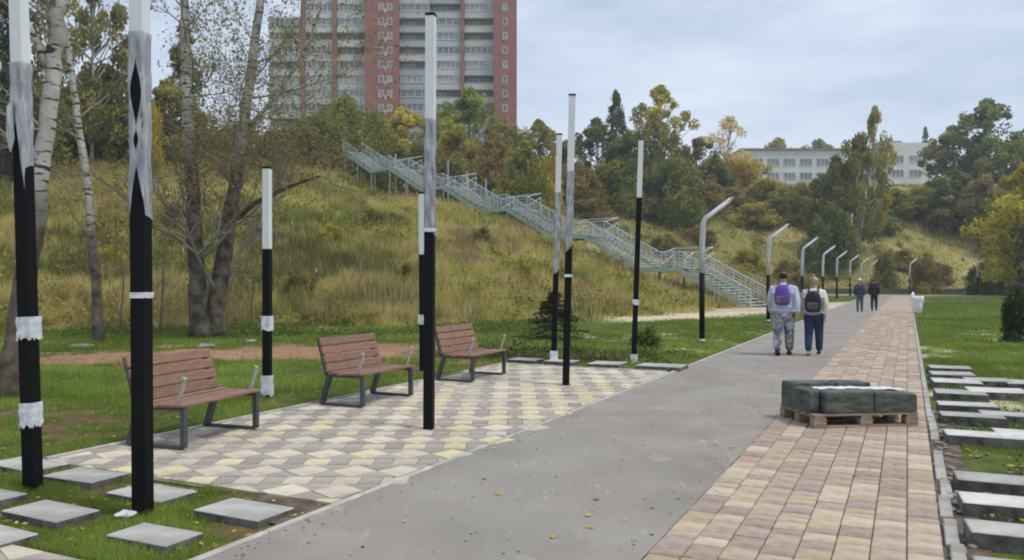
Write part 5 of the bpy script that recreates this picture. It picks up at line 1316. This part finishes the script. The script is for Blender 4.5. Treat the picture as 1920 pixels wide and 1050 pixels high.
# yellow-green swathes and herb clumps on the slope
nC = 7500; X, Y = sample_view(nC, 23, 150, -.2, rnd); d = foot_dist(X, Y); n4 = fbm(X / 6, Y / 6, 81); ok = (d > .2) & (n4 > .44) & (d < 75); X, Y = X[ok], Y[ok]
m = 45; CX = np.repeat(X, m); CY = np.repeat(Y, m); r = rnd.uniform(.2, .95, len(X)) * np.clip(Y / 45, .6, 1.5); rrp = np.repeat(r, m); C = rnd.normal(0, .45, (len(CX), 3)) * rrp[:, None]
C[:, 2] = np.abs(C[:, 2]) * 1.1; xx, yy = CX + C[:, 0], CY + C[:, 1]; zz = hz(xx, yy) + C[:, 2]
V, Fq = leaf_quads(np.stack([xx, yy, zz], 1), .13, rnd); V = V.astype(np.float32)
ti = np.clip(np.repeat(rnd.uniform(.1, .9, len(X)), m) + rnd.normal(0, .12, len(CX)), 0, 1)
mh = leafmat('herb_leaves', (.12, .14, .045), (.6, .46, .13), (.34, .31, .09), .5)
o = link('hill_undergrowth', raw_mesh('hill_undergrowth', V, Fq, m=mh, tint=ti)); tag(o, 'yellow and green weeds scattered through the hillside grass', 'weeds', kind='stuff')
# green verge of nettles at the foot of the slope, behind the benches
X, Y = sample_view(5200, 19, 31, -.5, rnd); d = foot_dist(X, Y); ok = (d > -4.5) & (d < 1.0) & (X < 1) & (dirt_mask(X, Y) < .4) & (fbm(X / 2, Y / 2, 91) > .42); X, Y = X[ok], Y[ok]
m = 26; xx = np.repeat(X, m) + rnd.normal(0, .14, len(X) * m); yy = np.repeat(Y, m) + rnd.normal(0, .14, len(X) * m); zz = hz(xx, yy) + np.abs(rnd.normal(0, .1, len(xx)))
V, Fq = leaf_quads(np.stack([xx, yy, zz], 1), .06, rnd)
o = link('verge_weeds', raw_mesh('verge_weeds', V, Fq, m=leafmat('weed_leaves', (.08, .13, .03), (.3, .36, .11), (.17, .23, .055), .4), tint=np.clip(rnd.normal(.5, .22, len(xx)), 0, 1))); tag(o, 'low green weeds at the foot of the slope behind the benches', 'weeds', kind='stuff')

U7 = rnd.uniform(4.2, 11.6, 620); V7 = rnd.uniform(V_K + .22, V_K + 3.2, 620); X = U7 * dx + V7 * nx; Y = U7 * dy + V7 * ny; okk, _u, _v = off_paving(X, Y); okk &= fbm(X * 2, Y * 2, 95) > .45; X, Y = X[okk], Y[okk]; m = 22
xx = np.repeat(X, m) + rnd.normal(0, .05, len(X) * m); yy = np.repeat(Y, m) + rnd.normal(0, .05, len(X) * m)
ok2, _u, _v = off_paving(xx, yy); xx, yy = xx[ok2], yy[ok2]; tt = rnd.uniform(0, 1, len(xx))
V, Fq = leaf_quads(np.stack([xx, yy, hz(xx, yy) + np.abs(rnd.normal(0, .03, len(xx)))], 1), .028, rnd)
o = link('gap_weeds', raw_mesh('gap_weeds', V, Fq, m=leafmat('gap_leaves', (.05, .06, .02), (.4, .36, .16), (.15, .2, .05), .35), tint=tt)); tag(o, 'ragged weeds and dead leaves in the gaps between the right hand slabs', 'weeds', kind='stuff')
# dark soil bed with weeds behind the far slabs
U6 = 14.7 + rnd.uniform(0, 1, 420) ** 1.5 * 3.2; V6 = rnd.uniform(-9, -3.9, 420); kk = fbm(U6 * 1.3, V6 * 1.3, 88) > .44; U6, V6 = U6[kk], V6[kk]; X = U6 * dx + V6 * nx; Y = U6 * dy + V6 * ny; m = 40
xx = np.repeat(X, m) + rnd.normal(0, .1, len(X) * m); yy = np.repeat(Y, m) + rnd.normal(0, .1, len(X) * m); zz = hz(xx, yy) + np.abs(rnd.normal(0, 1, len(xx))) * np.repeat(rnd.uniform(.01, .085, len(X)), m)
V, Fq = leaf_quads(np.stack([xx, yy, zz], 1), .045, rnd)
o = link('bed_weeds', raw_mesh('bed_weeds', V, Fq, m=leafmat('bed_leaves', (.04, .05, .02), (.25, .2, .1), (.1, .13, .04), .3), tint=np.clip(np.repeat(rnd.uniform(0, 1, len(X)), m) + rnd.normal(0, .12, len(xx)), 0, 1))); tag(o, 'dark weedy ground cover behind the far slabs', 'weeds', kind='stuff')
# fallen leaves
X, Y = sample_view(2600, 4.4, 24, -.6, rnd); ok, U, V_ = off_paving(X, Y)
keep = ok | (rnd.random(len(X)) < .05); X, Y = X[keep], Y[keep]; okk, U, V_ = off_paving(X, Y)
Z = np.where(okk, hz(X, Y) + .03, .012); V, Fq = leaf_quads(np.stack([X, Y, Z], 1), .045, rnd); Vr = V.reshape(-1, 4, 3); c = Vr.mean(1, keepdims=True); Vr[:, :, 2] = c[:, :, 2] + (Vr[:, :, 2] - c[:, :, 2]) * .2
o = link('fallen_leaves', raw_mesh('fallen_leaves', Vr.reshape(-1, 3), Fq, m=M['fallen'], tint=rnd.uniform(0, 1, len(X)))); tag(o, 'small yellow and brown leaves scattered on lawn and paving', 'leaves', kind='stuff')
mb = MB()
for i in range(560):
    u = 3.5 + random.random() ** 1.6 * 20; v = random.choice((random.gauss(V_B, .18), random.uniform(V_L + .05, V_K), random.gauss(V_L + .12, .06), random.uniform(V_L + .05, V_B)))
    if v > V_K or v < V_L + .02: continue
    x, y, _ = UV(u, v); rock(mb, (x, y, .002), random.uniform(.003, .013), .5)
tag(mb.build('grit', M['grit'] if 'grit' in M else M.setdefault('grit', mat('grit', (.07, .055, .04), (.3, .26, .2), 1.5, rough=1))), 'small stones and crumbs of soil on the walkway', 'grit', kind='stuff')
# clods, chips and stones: soil strip, gap between slabs, lawn edge
mb = MB()
for i in range(170):
    x = random.uniform(-11, -1); y = 17.2 + (x + 8) * .28 + random.gauss(0, .9); rock(mb, (x, y, hz1(x, y) + .005), random.uniform(.015, .05))
for i in range(260):
    u = random.uniform(4, 11); v = V_K + random.uniform(.3, 2.6); x, y, _ = UV(u, v); rock(mb, (x, y, -.015), random.uniform(.008, .035))
tag(mb.build('clods', M['clod'] if 'clod' in M else M.setdefault('clod', mat('clod', (.2, .14, .09), (.33, .26, .19), 1.2, rough=1))), 'brown clods and small stones on the bare soil', 'clods', kind='stuff')
for px, py, r, lab in [(385, 650, .28, 'pale flat stone lying on the soil at the foot of the twin trunk tree'), (150, 650, .3, 'pale flat stone lying left of the slim leaning birch'), (470, 640, .2, 'small pale stone on the soil right of the twin trunk tree')]:
    g = G(px, py); mb = MB(); rock(mb, (g[0], g[1], hz1(g[0], g[1]) + .03), r, .3); tag(mb.build('stone', M['stone']), lab, 'stone', 'pale stones on the soil strip')
print('tris', sum(len(m.polygons) for m in bpy.data.meshes))
